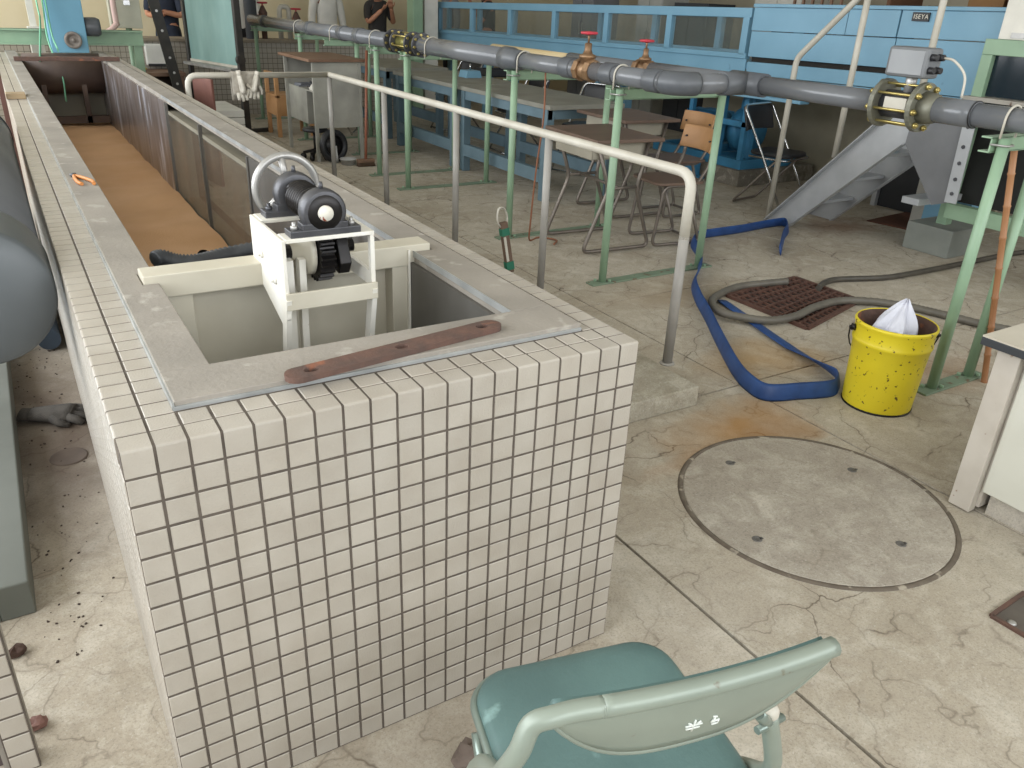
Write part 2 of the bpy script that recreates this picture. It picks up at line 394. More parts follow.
wl = MB(); wl.box(-2.75, -2.6, -3.7, 11.5, 0, .9); wl.box(-2.75, -2.6, -3.7, 11.5, 3.25, 3.6); wl.box(-2.75, -2.6, -3.7, -1.6, .9, 3.25); wl.box(-2.75, -2.6, 11.2, 11.5, .9, 3.25)
M_nw = mat('neutral_wall_paint', '#d2d3d2', .85)
struct(wl.build('wall_left', M_nw))
wf = MB(); wf.box(-3, 9.4, -3.7, -3.55, 0, 1.2); wf.box(-3, 9.4, -3.7, -3.55, 3.35, 3.6); wf.box(-3, -2.1, -3.7, -3.55, 1.2, 3.35); wf.box(8.4, 9.4, -3.7, -3.55, 1.2, 3.35)
struct(wf.build('wall_front', M_nw))
def window(name, fr, pane):
    f = fr.build(name, M_alu); struct(f)
    pane.build('pane', M_glassc, f)
fr = MB()
for k in range(12): fr.box(-2.72, -2.64, -1.6+k*1.1636-.03, -1.6+k*1.1636+.03, .9, 3.25)
fr.box(-2.72, -2.64, -1.6, 11.2, .9, .96); fr.box(-2.72, -2.64, -1.6, 11.2, 3.19, 3.25); fr.box(-2.72, -2.64, -1.6, 11.2, 2.2, 2.26)
window('window_1', fr, MB().box(-2.69, -2.68, -1.6, 11.2, .92, 3.22))
fr = MB()
for k in range(9): fr.box(-2.1+k*1.3125-.03, -2.1+k*1.3125+.03, -3.68, -3.6, 1.2, 3.35)
fr.box(-2.1, 8.4, -3.68, -3.6, 1.2, 1.26); fr.box(-2.1, 8.4, -3.68, -3.6, 3.29, 3.35)
window('window_2', fr, MB().box(-2.1, 8.4, -3.65, -3.64, 1.22, 3.32))
# green column and white downpipe casing at the end of the low wall
struct(MB().box(4.92, 5.06, 9.55, 9.75, 0, 3.6).build('trim_column', M_green, bevel=.004))
struct(MB().box(5.12, 5.32, 9.62, 9.82, 0, 3.6).build('trim_casing', mat('casing_white', '#d9d6cc', .6)))

# ------------------------------------------------------------------ tiled flume
TK = thing('tiled_flume', 'long open water flume faced with small cream square tiles and filled with sand', 'flume', (.5, 4.1, 0))
LEN = 8.3
def tile_geo(mb, c, n, a, b, w=.0450, h=.0450, d=.006, ch=.0014):
    c, n, a, b = V(c), V(n), V(a), V(b)
    if a.cross(b).dot(n) < 0: a = -a
    vs = []
    for (ins, dep) in ((ch, 0), (0, ch), (0, d)):
        for i, j in ((-1, -1), (1, -1), (1, 1), (-1, 1)):
            vs.append(c + a*i*(w/2-ins) + b*j*(h/2-ins) - n*dep)
    fs = [(0, 1, 2, 3)]
    for k in (0, 4):
        for i in range(4): fs.append((k+(i+1) % 4, k+i, k+4+i, k+4+(i+1) % 4))
    mb.add(vs, fs)
P = .05
def ltile(mb, c0, lx, ly, n=5):
    """bent edge tile: c0 outer corner, lx along the edge, ly inward horizontally"""
    c0, lx, ly = V(c0), V(lx), V(ly); z = V((0, 0, 1)); r = .0042
    pr = [(0, -.0475)] + [(r-r*math.cos(t), -r+r*math.sin(t)) for t in [PI/2*i/3 for i in range(4)]] + [(.0475, 0), (.0475, -.006), (.007, -.006), (.007, -.0475)]
    pts = [c0 + lx*.0025 + ly*p + z*q for p, q in pr]
    mb.prism(pts, lx*.045)
XA, YA, ZA = V((1, 0, 0)), V((0, 1, 0)), V((0, 0, 1))
# 300 tiles of the end face, one object each
mbf = MB(); tile_geo(mbf, (0, 0, 0), -YA, XA, ZA); me_f = mbf.mesh('tile'); me_f.materials.append(M_tile)
mbl = MB(); ltile(mbl, (0, 0, 0), XA, YA); me_l = mbl.mesh('edge_tile'); me_l.materials.append(M_tile)
tb = ORG[TK.name]
for r in range(15):
    for c in range(20):
        if r == 0: p = V((c*P, 0, .8)); me = me_l
        else: p = V(((c+.5)*P, random.uniform(-.0006, .0004), .8-(r+.5)*P)); me = me_f
        o = bpy.data.objects.new('edge_tile' if r == 0 else 'tile', me); col.objects.link(o); o.parent = TK; o.location = p-tb
        if r: o.rotation_euler = (random.uniform(-.012, .012), 0, random.uniform(-.012, .012))
rest = MB()
for c in range(20): tile_geo(rest, ((c+.5)*P, 0, .025), -YA, XA, ZA)
for c in range(2, 19): tile_geo(rest, ((c+.5)*P, .075, .8), ZA, XA, YA)          # second row on the top, behind the bent ones
NY = int(LEN/P)
for k in range(1, NY):
    y = (k+.5)*P
    ltile(rest, (0, (k+1)*P, .8), -YA, XA)
    tile_geo(rest, (.075, y, .8), ZA, XA, YA)
    ltile(rest, (1, k*P, .8), YA, -XA)
    if k > 1: tile_geo(rest, (.939, y, .8), ZA, XA, YA, w=.0215)
for k in range(0, NY):
    y = (k+.5)*P
    for r in range(1 if k else 1, 16):
        z = .8-(r+.5)*P
        tile_geo(rest, (0, y, z), -XA, YA, ZA)
        if not (2.4 < y < 4.3 and .2 < z < .72) and not (y > .85 and z < .1 and y < 5.1): tile_geo(rest, (1, y, z), XA, YA, ZA)
tile_geo(rest, (.025, .025, .8), ZA, XA, YA) if False else None
stuff(rest.build('tiles', M_tile, TK))
gr = MB()
G0 = .0016; G1 = 1-G0; GZ0 = .8-G0
gr.box(G0, G1, G0, .05, 0, GZ0); gr.box(G0, .05, .05, LEN, 0, GZ0); gr.box(.95, G1, .05, 2.4, 0, GZ0); gr.box(.95, G1, 4.3, LEN, 0, GZ0)
gr.box(.95, G1, 2.4, 4.3, 0, .2); gr.box(.95, G1, 2.4, 4.3, .72, GZ0); gr.box(.05, .11, .05, LEN, .7, GZ0); gr.box(.11, .95, .05, .12, .7, GZ0); gr.box(.9, .95, .12, LEN, .74, GZ0)
gr.build('grout_bed', M_grout, TK)
M_inner = mat('inner_wall_mortar', '#8d8776', .6, c2='#7d7767', scale=3)
cw = MB(); cw.box(.05, .185, .05, LEN, 0, .785); cw.box(.185, .95, .05, .235, 0, .785); cw.box(.825, .95, .05, 2.4, 0, .74); cw.box(.825, .95, 4.3, LEN, 0, .74)
cw.box(.825, .95, 2.4, 4.3, 0, .2); cw.box(.825, .95, 2.4, 4.3, .72, .74); cw.box(.185, .825, .235, LEN, 0, .05); cw.box(.185, .825, 7.6, LEN, .05, .785)
cw.build('inner_walls', M_inner, TK)
# coping slabs, the side ones notched for the gate
def notched(x0, x1, y0, y1, side):
    n0, n1, d = .735, .82, .035
    if side > 0: return [(x0, y0), (x1, y0), (x1, n0), (x1-d, n0), (x1-d, n1), (x1, n1), (x1, y1), (x0, y1)]
    return [(x0, y0), (x1, y0), (x1, y1), (x0, y1), (x0, n1), (x0+d+.02, n1), (x0+d+.02, n0), (x0, n0)]
MB().prism([(x, y, .785) for x, y in notched(.1, .185, .235, LEN, 1)], (0, 0, .03)).build('coping', M_mort, TK, bevel=.002)
MB().prism([(x, y, .785) for x, y in notched(.825, .925, .235, LEN, -1)], (0, 0, .03)).build('coping', M_mort, TK, bevel=.002)
MB().box(.1, .925, .108, .235, .785, .815).build('coping', M_mort, TK, bevel=.002)
M_zstrip = mat('edge_strip_zinc', '#b9bbb9', .4, .4, c2='#9a9c9b', scale=10)
es = MB(); es.box(.0965, .1, .105, LEN, .79, .812); es.box(.0965, .925, .1045, .108, .79, .806)
es.build('edge_strip', M_zstrip, TK)
MB().box(.8235, .8255, .235, 4.45, .80, .8165).build('edge_strip', M_zstrip, TK)
# inside lining: grey plates near the gate, dirty glass, stained panels beyond
MB().box(.815, .825, .235, 2.38, .05, .785).build('lining_plate', M_steelgrey, TK)
MB().box(.185, .19, .235, 7.6, .05, .785).build('lining_plate', M_steelgrey, TK)
for a, b in ((2.42, 3.34), (3.36, 4.28)): MB().box(.818, .826, a, b, .2, .72).build('glass_pane', M_glassd, TK)
for a, b in ((4.3, 5.12), (5.13, 6.1), (6.11, 7.1), (7.11, 7.6)): MB().box(.812, .825, a, b, .05, .79).build('stained_panel', M_stain, TK)
for y in (2.4, 3.35, 4.29): MB().box(.810, .828, y-.012, y+.012, .2, .785).build('mullion', M_steelgrey, TK)
# sand bed
sd = MB()
def sandf(a, b):
    x = .19+.622*a; y = 1.35+6.2*b
    z = .25+.006*math.sin(y*7+x*5)+.004*math.sin(y*17-x*9) - .16*max(0, 1-b*14)
    return V((x, y, z))
sd.grid(sandf, 12, 160); stuff(sd.build('sand_bed', M_sand, TK))
# cross beam, drum and frame near the inlet
MB().box(.13, .93, 7.0, 7.06, .818, .85).build('cross_beam', M_rust, TK, bevel=.003)
M_drum = mat('inlet_drum_steel', '#5b4b42', .6, .1, c2='#4b3d36', scale=6)
MB().cyl((.2, 7.45, .68), (.81, 7.45, .68), .17, n=28).build('inlet_drum', M_drum, TK)
f = MB(); f.box(.2, .81, 7.3, 7.36, .27, .33); f.box(.62, .66, 7.3, 7.36, .27, .6); f.box(.3, .34, 7.3, 7.36, .27, .6); f.build('inlet_frame', M_drum, TK)

# ------------------------------------------------------------------ sluice gate with worm gear
GT = thing('sluice_gate', 'white painted sluice gate with black worm gear and grey handwheel across the flume', 'gate', (.5, .78, .05))
MB().box(.152, .875, .74, .815, .775, .832).build('top_beam', M_creamp, GT, bevel=.003)
g = MB(); g.box(.195, .255, .75, .81, .05, .775); g.box(.765, .808, .745, .81, .05, .775); g.box(.195, .81, .75, .81, .05, .10); g.build('side_frame', M_creamp, GT, bevel=.002)
MB().box(.25, .77, .795, .805, .1, .775).build('gate_leaf', M_creamp, GT)
MB().box(.808, .814, .735, .75, .05, .82).build('guide_angle', M_white, GT)
# gear box frame
def plate(x0, x1, front, hole=True):
    pts = [(.81, .935), (.55, .935), (.55, .75), (.585, .72), (.81, .80)]
    return MB().prism([(x0, y, z) for y, z in pts], (x1-x0, 0, 0))
plate(.42, .43, 0).build('side_plate', M_white, GT, bevel=.002)
rp = MB(); rp.box(.63, .64, .554, .569, .836, .924); rp.box(.63, .64, .79, .81, .836, .924); rp.box(.63, .64, .554, .81, .8, .836); rp.box(.63, .64, .554, .81, .924, .935)
rp.build('side_plate', M_white, GT)
MB().box(.43, .63, .55, .61, .927, .936).build('top_plate', M_white, GT, bevel=.0015)
MB().box(.43, .63, .74, .81, .927, .936).build('top_plate', M_white, GT, bevel=.0015)
MB().box(.421, .642, .545, .553, .772, .812).build('front_bar', M_creamp, GT, bevel=.0015)
for y, z in ((.72, .86), (.62, .825)):
    b = MB(); b.bolt((.42, y, z), (-1, 0, 0), .010, .006); b.bolt((.414, y, z), (-1, 0, 0), .005, .006); b.build('bolt', M_white, GT)
AX, AZ = .527, .986
def pillow(y, nm='pillow_block'):
    p = MB(); p.obox((AX, y, .943), (.165, .046, .016)); p.obox((AX, y, .954), (.105, .042, .02))
    p.lathe([(0, -.020), (.03, -.020), (.048, -.020), (.052, -.013), (.052, .013), (.048, .02), (.03, .02), (0, .018)], (AX, y, AZ), (0, 1, 0), 24)
    ob = p.build(nm, M_iron, GT, bevel=.002)
    for sx in (-.067, .067):
        b = MB(); b.bolt((AX+sx, y, .95), (0, 0, 1), .0085, .009); b.cyl((AX+sx, y, .95), (AX+sx, y, .967), .0045, n=8); b.build('bolt', M_iron if y > .7 else M_alu, ob)
    MB().cyl((AX, y, AZ+.05), (AX, y, AZ+.066), .006, .004, 8).build('grease_nipple', M_iron, ob)
    return ob
pf_ = pillow(.578); pillow(.775)
MB().lathe([(.018, 0), (.039, 0), (.041, .003), (.041, .006)], (AX, .5565, AZ), (0, 1, 0), 24).build('bearing_ring', M_black, pf_)
MB().lathe([(0, -.005), (.0165, -.005), (.0175, -.002), (.0175, .004), (.0215, .004)], (AX, .554, AZ), (0, 1, 0), 20).build('shaft_end', mat('shaft_end_paint', '#e4e0d2', .5, wear='#8d3f28', wscale=60, wthr=.6), GT)
wm = MB(); wm.cyl((AX, .56, AZ), (AX, .85, AZ), .015, n=14)
wm.cyl((AX, .6, AZ), (AX, .75, AZ), .031, n=18)
hp = [V((AX+.036*math.cos(t), .605+.0022*t*1., AZ+.036*math.sin(t))) for t in [i*.35 for i in range(int(2*PI*9.5/.35))]]
wm.tube(hp, .0052, 6); wm.build('worm_shaft', M_black, GT)
GZ, GY = .872, .675
gw = MB(); n = 26; pts = []
for i in range(n*4):
    q = 2*PI*i/(n*4); r = .078 if (i % 4) in (1, 2) else .066
    pts.append((.527, GY+r*math.cos(q), GZ+r*math.sin(q)))
gw.prism(pts, (.034, 0, 0)); gw.build('gear_wheel', M_black, GT)
h = MB(); h.lathe([(0, -.05), (.02, -.05), (.022, -.025), (.058, -.02), (.060, -.004), (.045, 0), (0, 0)], (.525, GY, GZ), (1, 0, 0), 28); h.build('gear_hub', M_creamp, GT)
MB().cyl((.43, GY, GZ), (.63, GY, GZ), .016, n=14).build('gear_shaft', M_black, GT)
ar = MB(); ar.prism([(.572, .63, .918), (.572, .60, .85), (.572, .62, .82), (.572, .66, .825), (.572, .71, .9), (.572, .70, .925)], (.028, 0, 0)); ar.bolt((.572, .63, .84), (-1, 0, 0), .011, .008); ar.build('pawl', M_black, GT, bevel=.002)
# handwheel
HY = .845
hw = MB(); hw.tube(circle((AX, HY, AZ), .078, (0, 1, 0), 36), .0095, 10, closed=True); hw.build('handwheel', M_alu, GT)
hs = MB(); hs.lathe([(0, -.02), (.02, -.02), (.023, -.008), (.02, .012), (0, .014)], (AX, HY, AZ), (0, 1, 0), 18)
for q in (PI/2+.1, PI*7/6+.25, -PI/6+.1):
    d = V((math.cos(q), 0, math.sin(q))); hs.tube([V((AX, HY-.006, AZ))+d*.015, V((AX, HY-.004, AZ))+d*.045, V((AX, HY, AZ))+d*.074], [.011, .009, .0085], 10)
hs.build('handwheel_spokes', M_alu, bpy.data.objects[[o.name for o in GT.children if o.name.startswith('handwheel')][0]])
# struts and lifting bars below the gear box
for x in (.4255, .634): MB().beam((x, .558, .80), (x, .72, .12), .012, .032, (0, 1, 0)).build('strut', M_white, GT)
for x in (.462, .492): MB().beam((x, .655, .86), (x, .70, .12), .016, .03, (0, 1, 0)).build('lifting_bar', M_white, GT)

# ------------------------------------------------------------------ things on and in the flume
bar = MB(); a, b = PZ(298, 375, .822), PZ(490, 326, .822); d = (b-a).normalized(); s_ = V((-d.y, d.x, 0)); w2 = .0235
def slotring(c, r, n=14): return [c+d*(r*1.35*math.cos(2*PI*i/n))+s_*(r*math.sin(2*PI*i/n)) for i in range(n)]
# outline with rounded ends and three real holes, made by bmesh fill
bm = bmesh.new(); L_ = (b-a).length; outl = []
for i in range(9): q = PI/2+PI*i/8; outl.append(a+d*(w2*math.cos(q))+s_*(w2*math.sin(q)))
for i in range(9): q = -PI/2+PI*i/8; outl.append(b+d*(w2*math.cos(q))+s_*(w2*math.sin(q)))
loops = [outl]+[slotring(a+d*(L_*t), .0105) for t in (.06, .5, .95)]
edges = []
for lp in loops:
    vs = [bm.verts.new((p.x, p.y, .8155)) for p in lp]; edges += [bm.edges.new((vs[i], vs[(i+1) % len(vs)])) for i in range(len(vs))]
bmesh.ops.triangle_fill(bm, edges=edges, use_beauty=True)
ret = bmesh.ops.extrude_face_region(bm, geom=bm.faces[:]); bmesh.ops.translate(bm, verts=[e for e in ret['geom'] if isinstance(e, bmesh.types.BMVert)], vec=(0, 0, .011))
bmesh.ops.recalc_face_normals(bm, faces=bm.faces[:]); bb = (a+b)/2; bb.z = .8155
for v_ in bm.verts: v_.co -= bb
me = bpy.data.meshes.new('steel_bar'); bm.to_mesh(me); bm.free(); me.materials.append(M_rust)
o = bpy.data.objects.new('steel_bar', me); col.objects.link(o); o.location = bb
tag(o, 'rusty flat steel bar with three slotted holes lying on the flume coping', 'bar')
# pliers
pc = PZ(84, 180, .82); pc.z = .8155
PL = thing('pliers', 'pliers with orange grips lying open on the flume coping', 'pliers', pc)
M_og = mat('orange_grip', '#d58a4a', .5)
q0 = PZ(74, 176, .82); e1 = PZ(82, 184.5, .82); e2 = PZ(94, 184, .82)
for p in (q0, e1, e2): p.z = .822
jw = MB(); jd = (q0-(e1+e2)/2).normalized()
jw.tube([q0-jd*.01, q0+jd*.012, q0+jd*.035], [.011, .012, .004], 8, flat=(.55, 1)); jw.cyl(q0-V((0, 0, .006)), q0+V((0, 0, .008)), .008, n=12); jw.build('jaws', M_iron, PL)
for e in (e1, e2):
    md = (q0+e)/2+V((0, 0, .002)); sd_ = V((-(e-q0).y, (e-q0).x, 0)).normalized()*(.01 if e is e2 else -.006)
    MB().tube(smooth([q0, q0*.6+e*.4+sd_, e*.8+q0*.2+sd_, e], 4), .0062, 8).build('handle', M_og, PL)
# hoses lying across the channel behind the gate
M_hoseg = mat('grey_corrugated_hose', '#47494b', .55, c2='#3b3d40', scale=30)
def corrugated(pts, r, step=.012, amp=.12):
    pts = smooth(pts, 10); out = []; rr = []; acc = 0; last = pts[0]; i = 0
    dense = []
    for p, q in zip(pts, pts[1:]):
        k = max(1, int((q-p).length/(step/2)))
        dense += [p.lerp(q, j/k) for j in range(k)]
    dense.append(pts[-1])
    return dense, [r*(1+(amp if i % 2 else -amp)) for i in range(len(dense))]
hq = [PY(u, v, y) for u, v, y in ((162, 258, 1.06), (178, 262, 1.06), (198, 262, 1.06), (216, 257.5, 1.08), (240, 252, 1.1), (275, 246, 1.1))]
hq = [V((.222, 1.05, hq[0].z))]+[p_ for p_ in hq if .24 < p_.x < .74]+[V((.78, 1.1, hq[-1].z))]
p, r = corrugated(hq, .021)
tag(stuff(MB().tube(p, r, 12).build('corrugated_hose', M_hoseg)), 'dark corrugated hose lying across the flume behind the gate', 'hose'); bpy.data.objects['corrugated_hose'].pop('kind', None)
pz_ = PY(205, 269.5, .96).z
one(MB().tube(smooth([(.2, .96, pz_-.01), (.4, .96, pz_), (.6, .96, pz_), (.805, .96, pz_-.01)], 5), .022, 14), 'grey_pipe', M_pvcd, 'smooth grey pipe lying across the flume close behind the gate', 'pipe', (.5, .96, pz_-.022))
po = PY(204, 256, 1.12); po2 = po+V((.04, .34, -.24))
pp = MB(); pp.tube([po, po2], .019, 14, caps=False); pp.tube([po, po2], .015, 14, caps=False)
one(pp, 'pipe_offcut', M_black, 'short black pipe end poking out above the sand behind the gate', 'pipe', po2)
# ------------------------------------------------------------------ blue glass sided flume and what carries it
FX = 5.4; FZ0, FZ1 = 1.10, 1.43; YW = 4.0
FL = thing('glass_flume', 'long pale blue steel flume with glass side windows and maker plate', 'flume', (5.75, 6.2, 0))
MY = [4.05+.955*k for k in range(8)]
for x in (FX, FX+.64):
    MB().box(x, x+.06, YW if x == FX else 1.94, 10.8, FZ1-.045, FZ1+.03).build('top_rail', M_blue, FL, bevel=.004)
    MB().box(x, x+.06, YW if x == FX else 1.94, 10.8, FZ0-.03, FZ0+.012).build('bottom_rail', M_blue, FL, bevel=.004)
    for y in MY: MB().box(x, x+.055, y-.035, y+.035, FZ0, FZ1-.04).build('mullion', M_blue, FL, bevel=.003)
    for y in MY[:-1]: MB().box(x+.025, x+.033, y+.035, y+.92, FZ0+.012, FZ1-.045).build('glass_pane', M_glassc, FL)
MB().box(FX+.032, FX+.69, 1.94, 10.8, .99, 1.04).build('flume_bed', M_blue, FL)
MB().box(FX+.02, FX+.03, 4.0, 10.8, .80, 1.068).build('side_plate', M_blue, FL)
MB().box(FX-.05, FX+.06, 3.3, 10.8, .775, .80).build('ledge', M_blue, FL, bevel=.003)
# the solid inlet box
for (a, b, z0, z1, dx) in ((1.9, 2.62, 1.29, 1.463, 0), (2.63, 3.05, 1.29, 1.463, -.004), (3.06, 3.98, 1.29, 1.463, .004), (1.9, 2.62, .95, 1.285, .004), (2.63, 3.98, 1.09, 1.285, .010), (1.9, 3.98, .80, .945, .018), (2.63, 3.98, .95, 1.05, .018)):
    MB().box(FX+dx, FX+dx+.03, a, b, z0, z1).build('panel', M_blue, FL, bevel=.003)
MB().box(FX-.012, FX+.06, 1.9, 3.98, 1.465, 1.49).build('top_flange', M_blue, FL, bevel=.003)
MB().box(FX+.05, FX+.68, 1.9, 1.935, .8, 1.46).build('end_panel', M_blue, FL)
MB().box(FX+.05, FX+.1, 2.64, 3.97, 1.045, 1.095).build('gap_shade_strip', M_dark, FL)  # dark strip put in for the shade inside the open gap
for ch in FL.children:
    for v_ in ch.data.vertices:
        if v_.co.z > .7: v_.co.z -= .014*(v_.co.y+6.2-4.2)
npc = PX(921, 16.5, FX-.012)
np_ = MB().box(FX-.016, FX-.004, npc.y-.062, npc.y+.062, npc.z-.030, npc.z+.026).build('name_plate', M_vinyl, FL)
text('ISEYA', .040, (FX-.0175, npc.y-.004, npc.z-.002), (PI/2, 0, -PI/2), mat('plate_lettering', '#e8e2d0', .5), FL)
for y in (2.1, 6.2, 8.6, 10.4):
    MB().box(FX+.1, FX+.2, y-.06, y+.06, 0, .99).build('leg', M_blue, FL, bevel=.004); MB().box(FX+.5, FX+.6, y-.06, y+.06, 0, .99).build('leg', M_blue, FL, bevel=.004)
# pump set on its plinth below the flume
PU = thing('pump_set', 'blue motor driven pump on a steel skid under the glass flume', 'pump', (5.9, 4.5, 0))
M_pl = concrete('plinth_concrete', '#6f6a60', '#7b756a', cscale=.4, amount=.2)
M_blued = mat('blue_pump_paint', '#3f86b0', .5, c2='#367699', scale=6)
MB().box(5.5, 6.5, 3.95, 5.3, 0, .14).build('plinth', M_pl, PU, bevel=.006)
sk = MB(); sk.box(5.55, 5.63, 4.0, 5.2, .14, .22); sk.box(6.2, 6.28, 4.0, 5.2, .14, .22)
for y in (4.0, 4.4, 4.8, 5.14): sk.box(5.63, 6.2, y, y+.06, .14, .22)
sk.build('skid', M_blued, PU, bevel=.003)
MB().lathe([(0, 0), (.1, 0), (.15, .03), (.15, .38), (.11, .42), (0, .43)], (5.85, 4.55, .42), (0, 1, 0), 24).build('motor', M_blued, PU)
fn = MB()
for k in range(14): fn.box(5.69, 6.01, 4.6+k*.024, 4.606+k*.024, .28, .56)
fn.build('cooling_fins', M_blued, PU)
MB().lathe([(0, 0), (.2, 0), (.2, .12), (.14, .16), (0, .16)], (5.85, 4.2, .44), (0, 1, 0), 24).build('pump_casing', M_blued, PU)
MB().tube(fillet([(5.85, 4.28, .55), (5.85, 4.28, .74), (5.85, 4.1, .74)], .08), .07, 14).build('discharge_pipe', M_blued, PU)
fr = MB()
for x, y in ((5.56, 4.02), (5.56, 4.3), (5.68, 4.05), (5.6, 4.75)): fr.box(x, x+.045, y, y+.05, .22, .775)
fr.box(5.56, 5.61, 4.02, 4.8, .50, .55); fr.build('support_frame', M_blued, PU, bevel=.003)
one(MB().box(5.37, 5.48, 4.35, 4.75, 0, .03).box(5.38, 5.42, 4.4, 4.7, .03, .19).box(5.42, 5.46, 4.4, 4.42, .03, .15).box(5.42, 5.46, 4.6, 4.62, .03, .15), 'steel_bracket', M_blued, 'blue ribbed steel bracket standing beside the pump plinth', 'bracket', (5.42, 4.55, 0), bevel=.003)

# ------------------------------------------------------------------ steel stair
ST = thing('steel_stair', 'grey steel stair with channel stringers and white pipe hand rails', 'stair', (5.06, 2.4, 0))
def stringer(x):
    lo0, lo1 = PX(790, 227, 4.82), PX(905, 144, 4.82); up0, up1 = PX(767, 220, 4.82), PX(882, 121, 4.82)
    k = (up1.z-up0.z)/(up1.y-up0.y)
    pts = [(lo0.y, 0), (up0.y, 0), (up0.y+(.92)/k, .92), (lo1.y-.05, .92), (lo1.y-.05, lo1.z+.03), (lo1.y, lo1.z)]
    s = MB().prism([(x, y, z) for y, z in pts], (.008, 0, 0))
    for (a, b) in ((pts[0], pts[5]), (pts[1], pts[2])):
        s.beam((x-.02, a[0], a[1]+.004), (x-.02, b[0], b[1]), .05, .008, (0, -k, 1))
    return s
stringer(4.82).build('stringer', M_steel, ST, bevel=.002); stringer(5.3).build('stringer', M_steel, ST, bevel=.002)
for z in (.2, .4, .6, .8): MB().box(4.83, 5.3, 2.88-z*1.03-.075, 2.88-z*1.03+.075, z-.01, z+.012).build('tread', M_steel, ST, bevel=.002)
MB().box(4.8, 5.24, 1.42, 2.02, .92, .935).build('landing', M_steel, ST, bevel=.002)
gp = [PX(u, v, 4.81) for u, v in ((905, 144), (931, 205), (946, 203), (966, 122), (912, 120))]
MB().prism(gp, (.01, 0, 0)).build('gusset_plate', mat('gusset_grey', '#77787a', .5, .2, c2='#6c6d6f', scale=5), ST)
a4, b4 = PX(970, 122, 4.79), PX(950, 203, 4.79)
ag = MB().beam(a4, b4, .075, .008, (1, 0, 0)).build('angle_flange', M_steel, ST, bevel=.001)
for t in (.06, .3, .5, .7, .88):
    q = a4.lerp(b4, t)+V((-.004, 0, 0)); MB().bolt(q, (-1, 0, 0), .012, .006).build('bolt', M_iron, ag)
MB().box(4.83, 5.3, 1.80, 1.92, .36, .40).build('cross_tie', M_steel, ST)
hr = .021
pb, pt_ = PX(768, 217, 4.86), PX(793, 58, 4.86); pe = PX(852, 0, 4.86); dz = (pe-pt_).normalized()
MB().tube(fillet([(4.86, pb.y, 0), (4.86, pb.y, pt_.z), V((4.86, pb.y, pt_.z))+dz*1.15, V((4.86, pb.y, pt_.z))+dz*1.15+V((0, -.7, 0))], .05), hr, 12).build('hand_rail', M_railp, ST)
q = PX(836, 150, 4.86)
MB().cyl((4.86, q.y, q.z-.05), (4.86, q.y, 1.72), hr, n=12).build('rail_post', M_railp, ST)
q = PX(932, 48, 4.86)
MB().cyl((4.86, q.y, .93), (4.86, q.y, 1.98), hr, n=12).build('rail_post', M_railp, ST)
one(MB().box(5.14, 5.5, 1.70, 2.03, 0, .185), 'concrete_block', mat('block_grey', '#83867f', .8, c2='#777a73', scale=6), 'grey rectangular block on the floor under the steel stair landing', 'block', (5.3, 1.87, 0), bevel=.006)
rs = MB().prism([(5.55, 2.62, .0), (6.5, 2.72, 0), (6.6, 2.2, 0), (5.62, 2.25, 0)], (0, 0, .008))
one(rs, 'rusty_sheet', mat('rust_sheet', '#5a3522', .85, c2='#432819', scale=8), 'flat rust brown steel sheet on the floor behind the stair foot', 'sheet', (6, 2.45, 0))

# green framed tank at the end of the blue flume
GF = thing('green_frame_tank', 'pale green steel frame tank with dark glass beside the blue flume', 'tank', (5.3, 1.1, 0))
gx = 5.02
za, zb = PX(946, 203, gx).z, PX(943, 210, gx).z; gy = PX(946, 205, gx).y
MB().box(gx, gx+.07, .2, gy, zb-.045, za+.0).build('lower_beam', M_green, GF, bevel=.003)
t0 = PX(985, 42, gx+.25); t1 = PX(972, 95, gx+.25)
MB().box(gx+.25, gx+.32, t0.y-.07, t0.y, .0, t0.z-.071).build('upright', M_green, GF, bevel=.003)
MB().box(gx+.25, gx+.32, .2, t0.y, t0.z-.07, t0.z+.02).build('top_beam', M_green, GF, bevel=.003)
MB().box(gx+.2, gx+.4, .2, t0.y+.02, t1.z-.03, t1.z-.005).build('sill', mat('dirty_sill', '#a7a196', .7, wear='#6a5648', wscale=20, wthr=.55), GF)
MB().box(gx+.29, gx+.30, .2, t0.y-.07, t1.z, t0.z-.07).build('dark_glass', mat('dark_tank_glass', '#16242c', .15), GF)
MB().box(gx+.35, gx+.36, .2, t0.y-.05, zb, t1.z-.03).build('dark_tank_side', mat('tank_side_dark', '#2a2a28', .7), GF)
MB().box(gx+.075, gx+.32, .12, .195, 0, t0.z).build('upright', M_green, GF, bevel=.003)
for yy in (.95, .2): MB().box(gx, gx+.07, yy, yy+.07, 0, zb-.046).build('foot', M_green, GF)
wp = PX(997, 38, gx+.25)
WP = thing('white_panel_box', 'white painted panel box with small latch on top of the green frame', 'box', (gx+.4, 1.1, wp.z))
MB().box(gx+.26, gx+.55, .2, wp.y, t0.z+.021, wp.z+.55).build('body', mat('warm_white', '#e6e2d6', .6), WP, bevel=.004)
MB().box(gx+.25, gx+.26, wp.y-.16, wp.y-.08, t0.z+.03, t0.z+.06).build('latch', M_alu, WP)

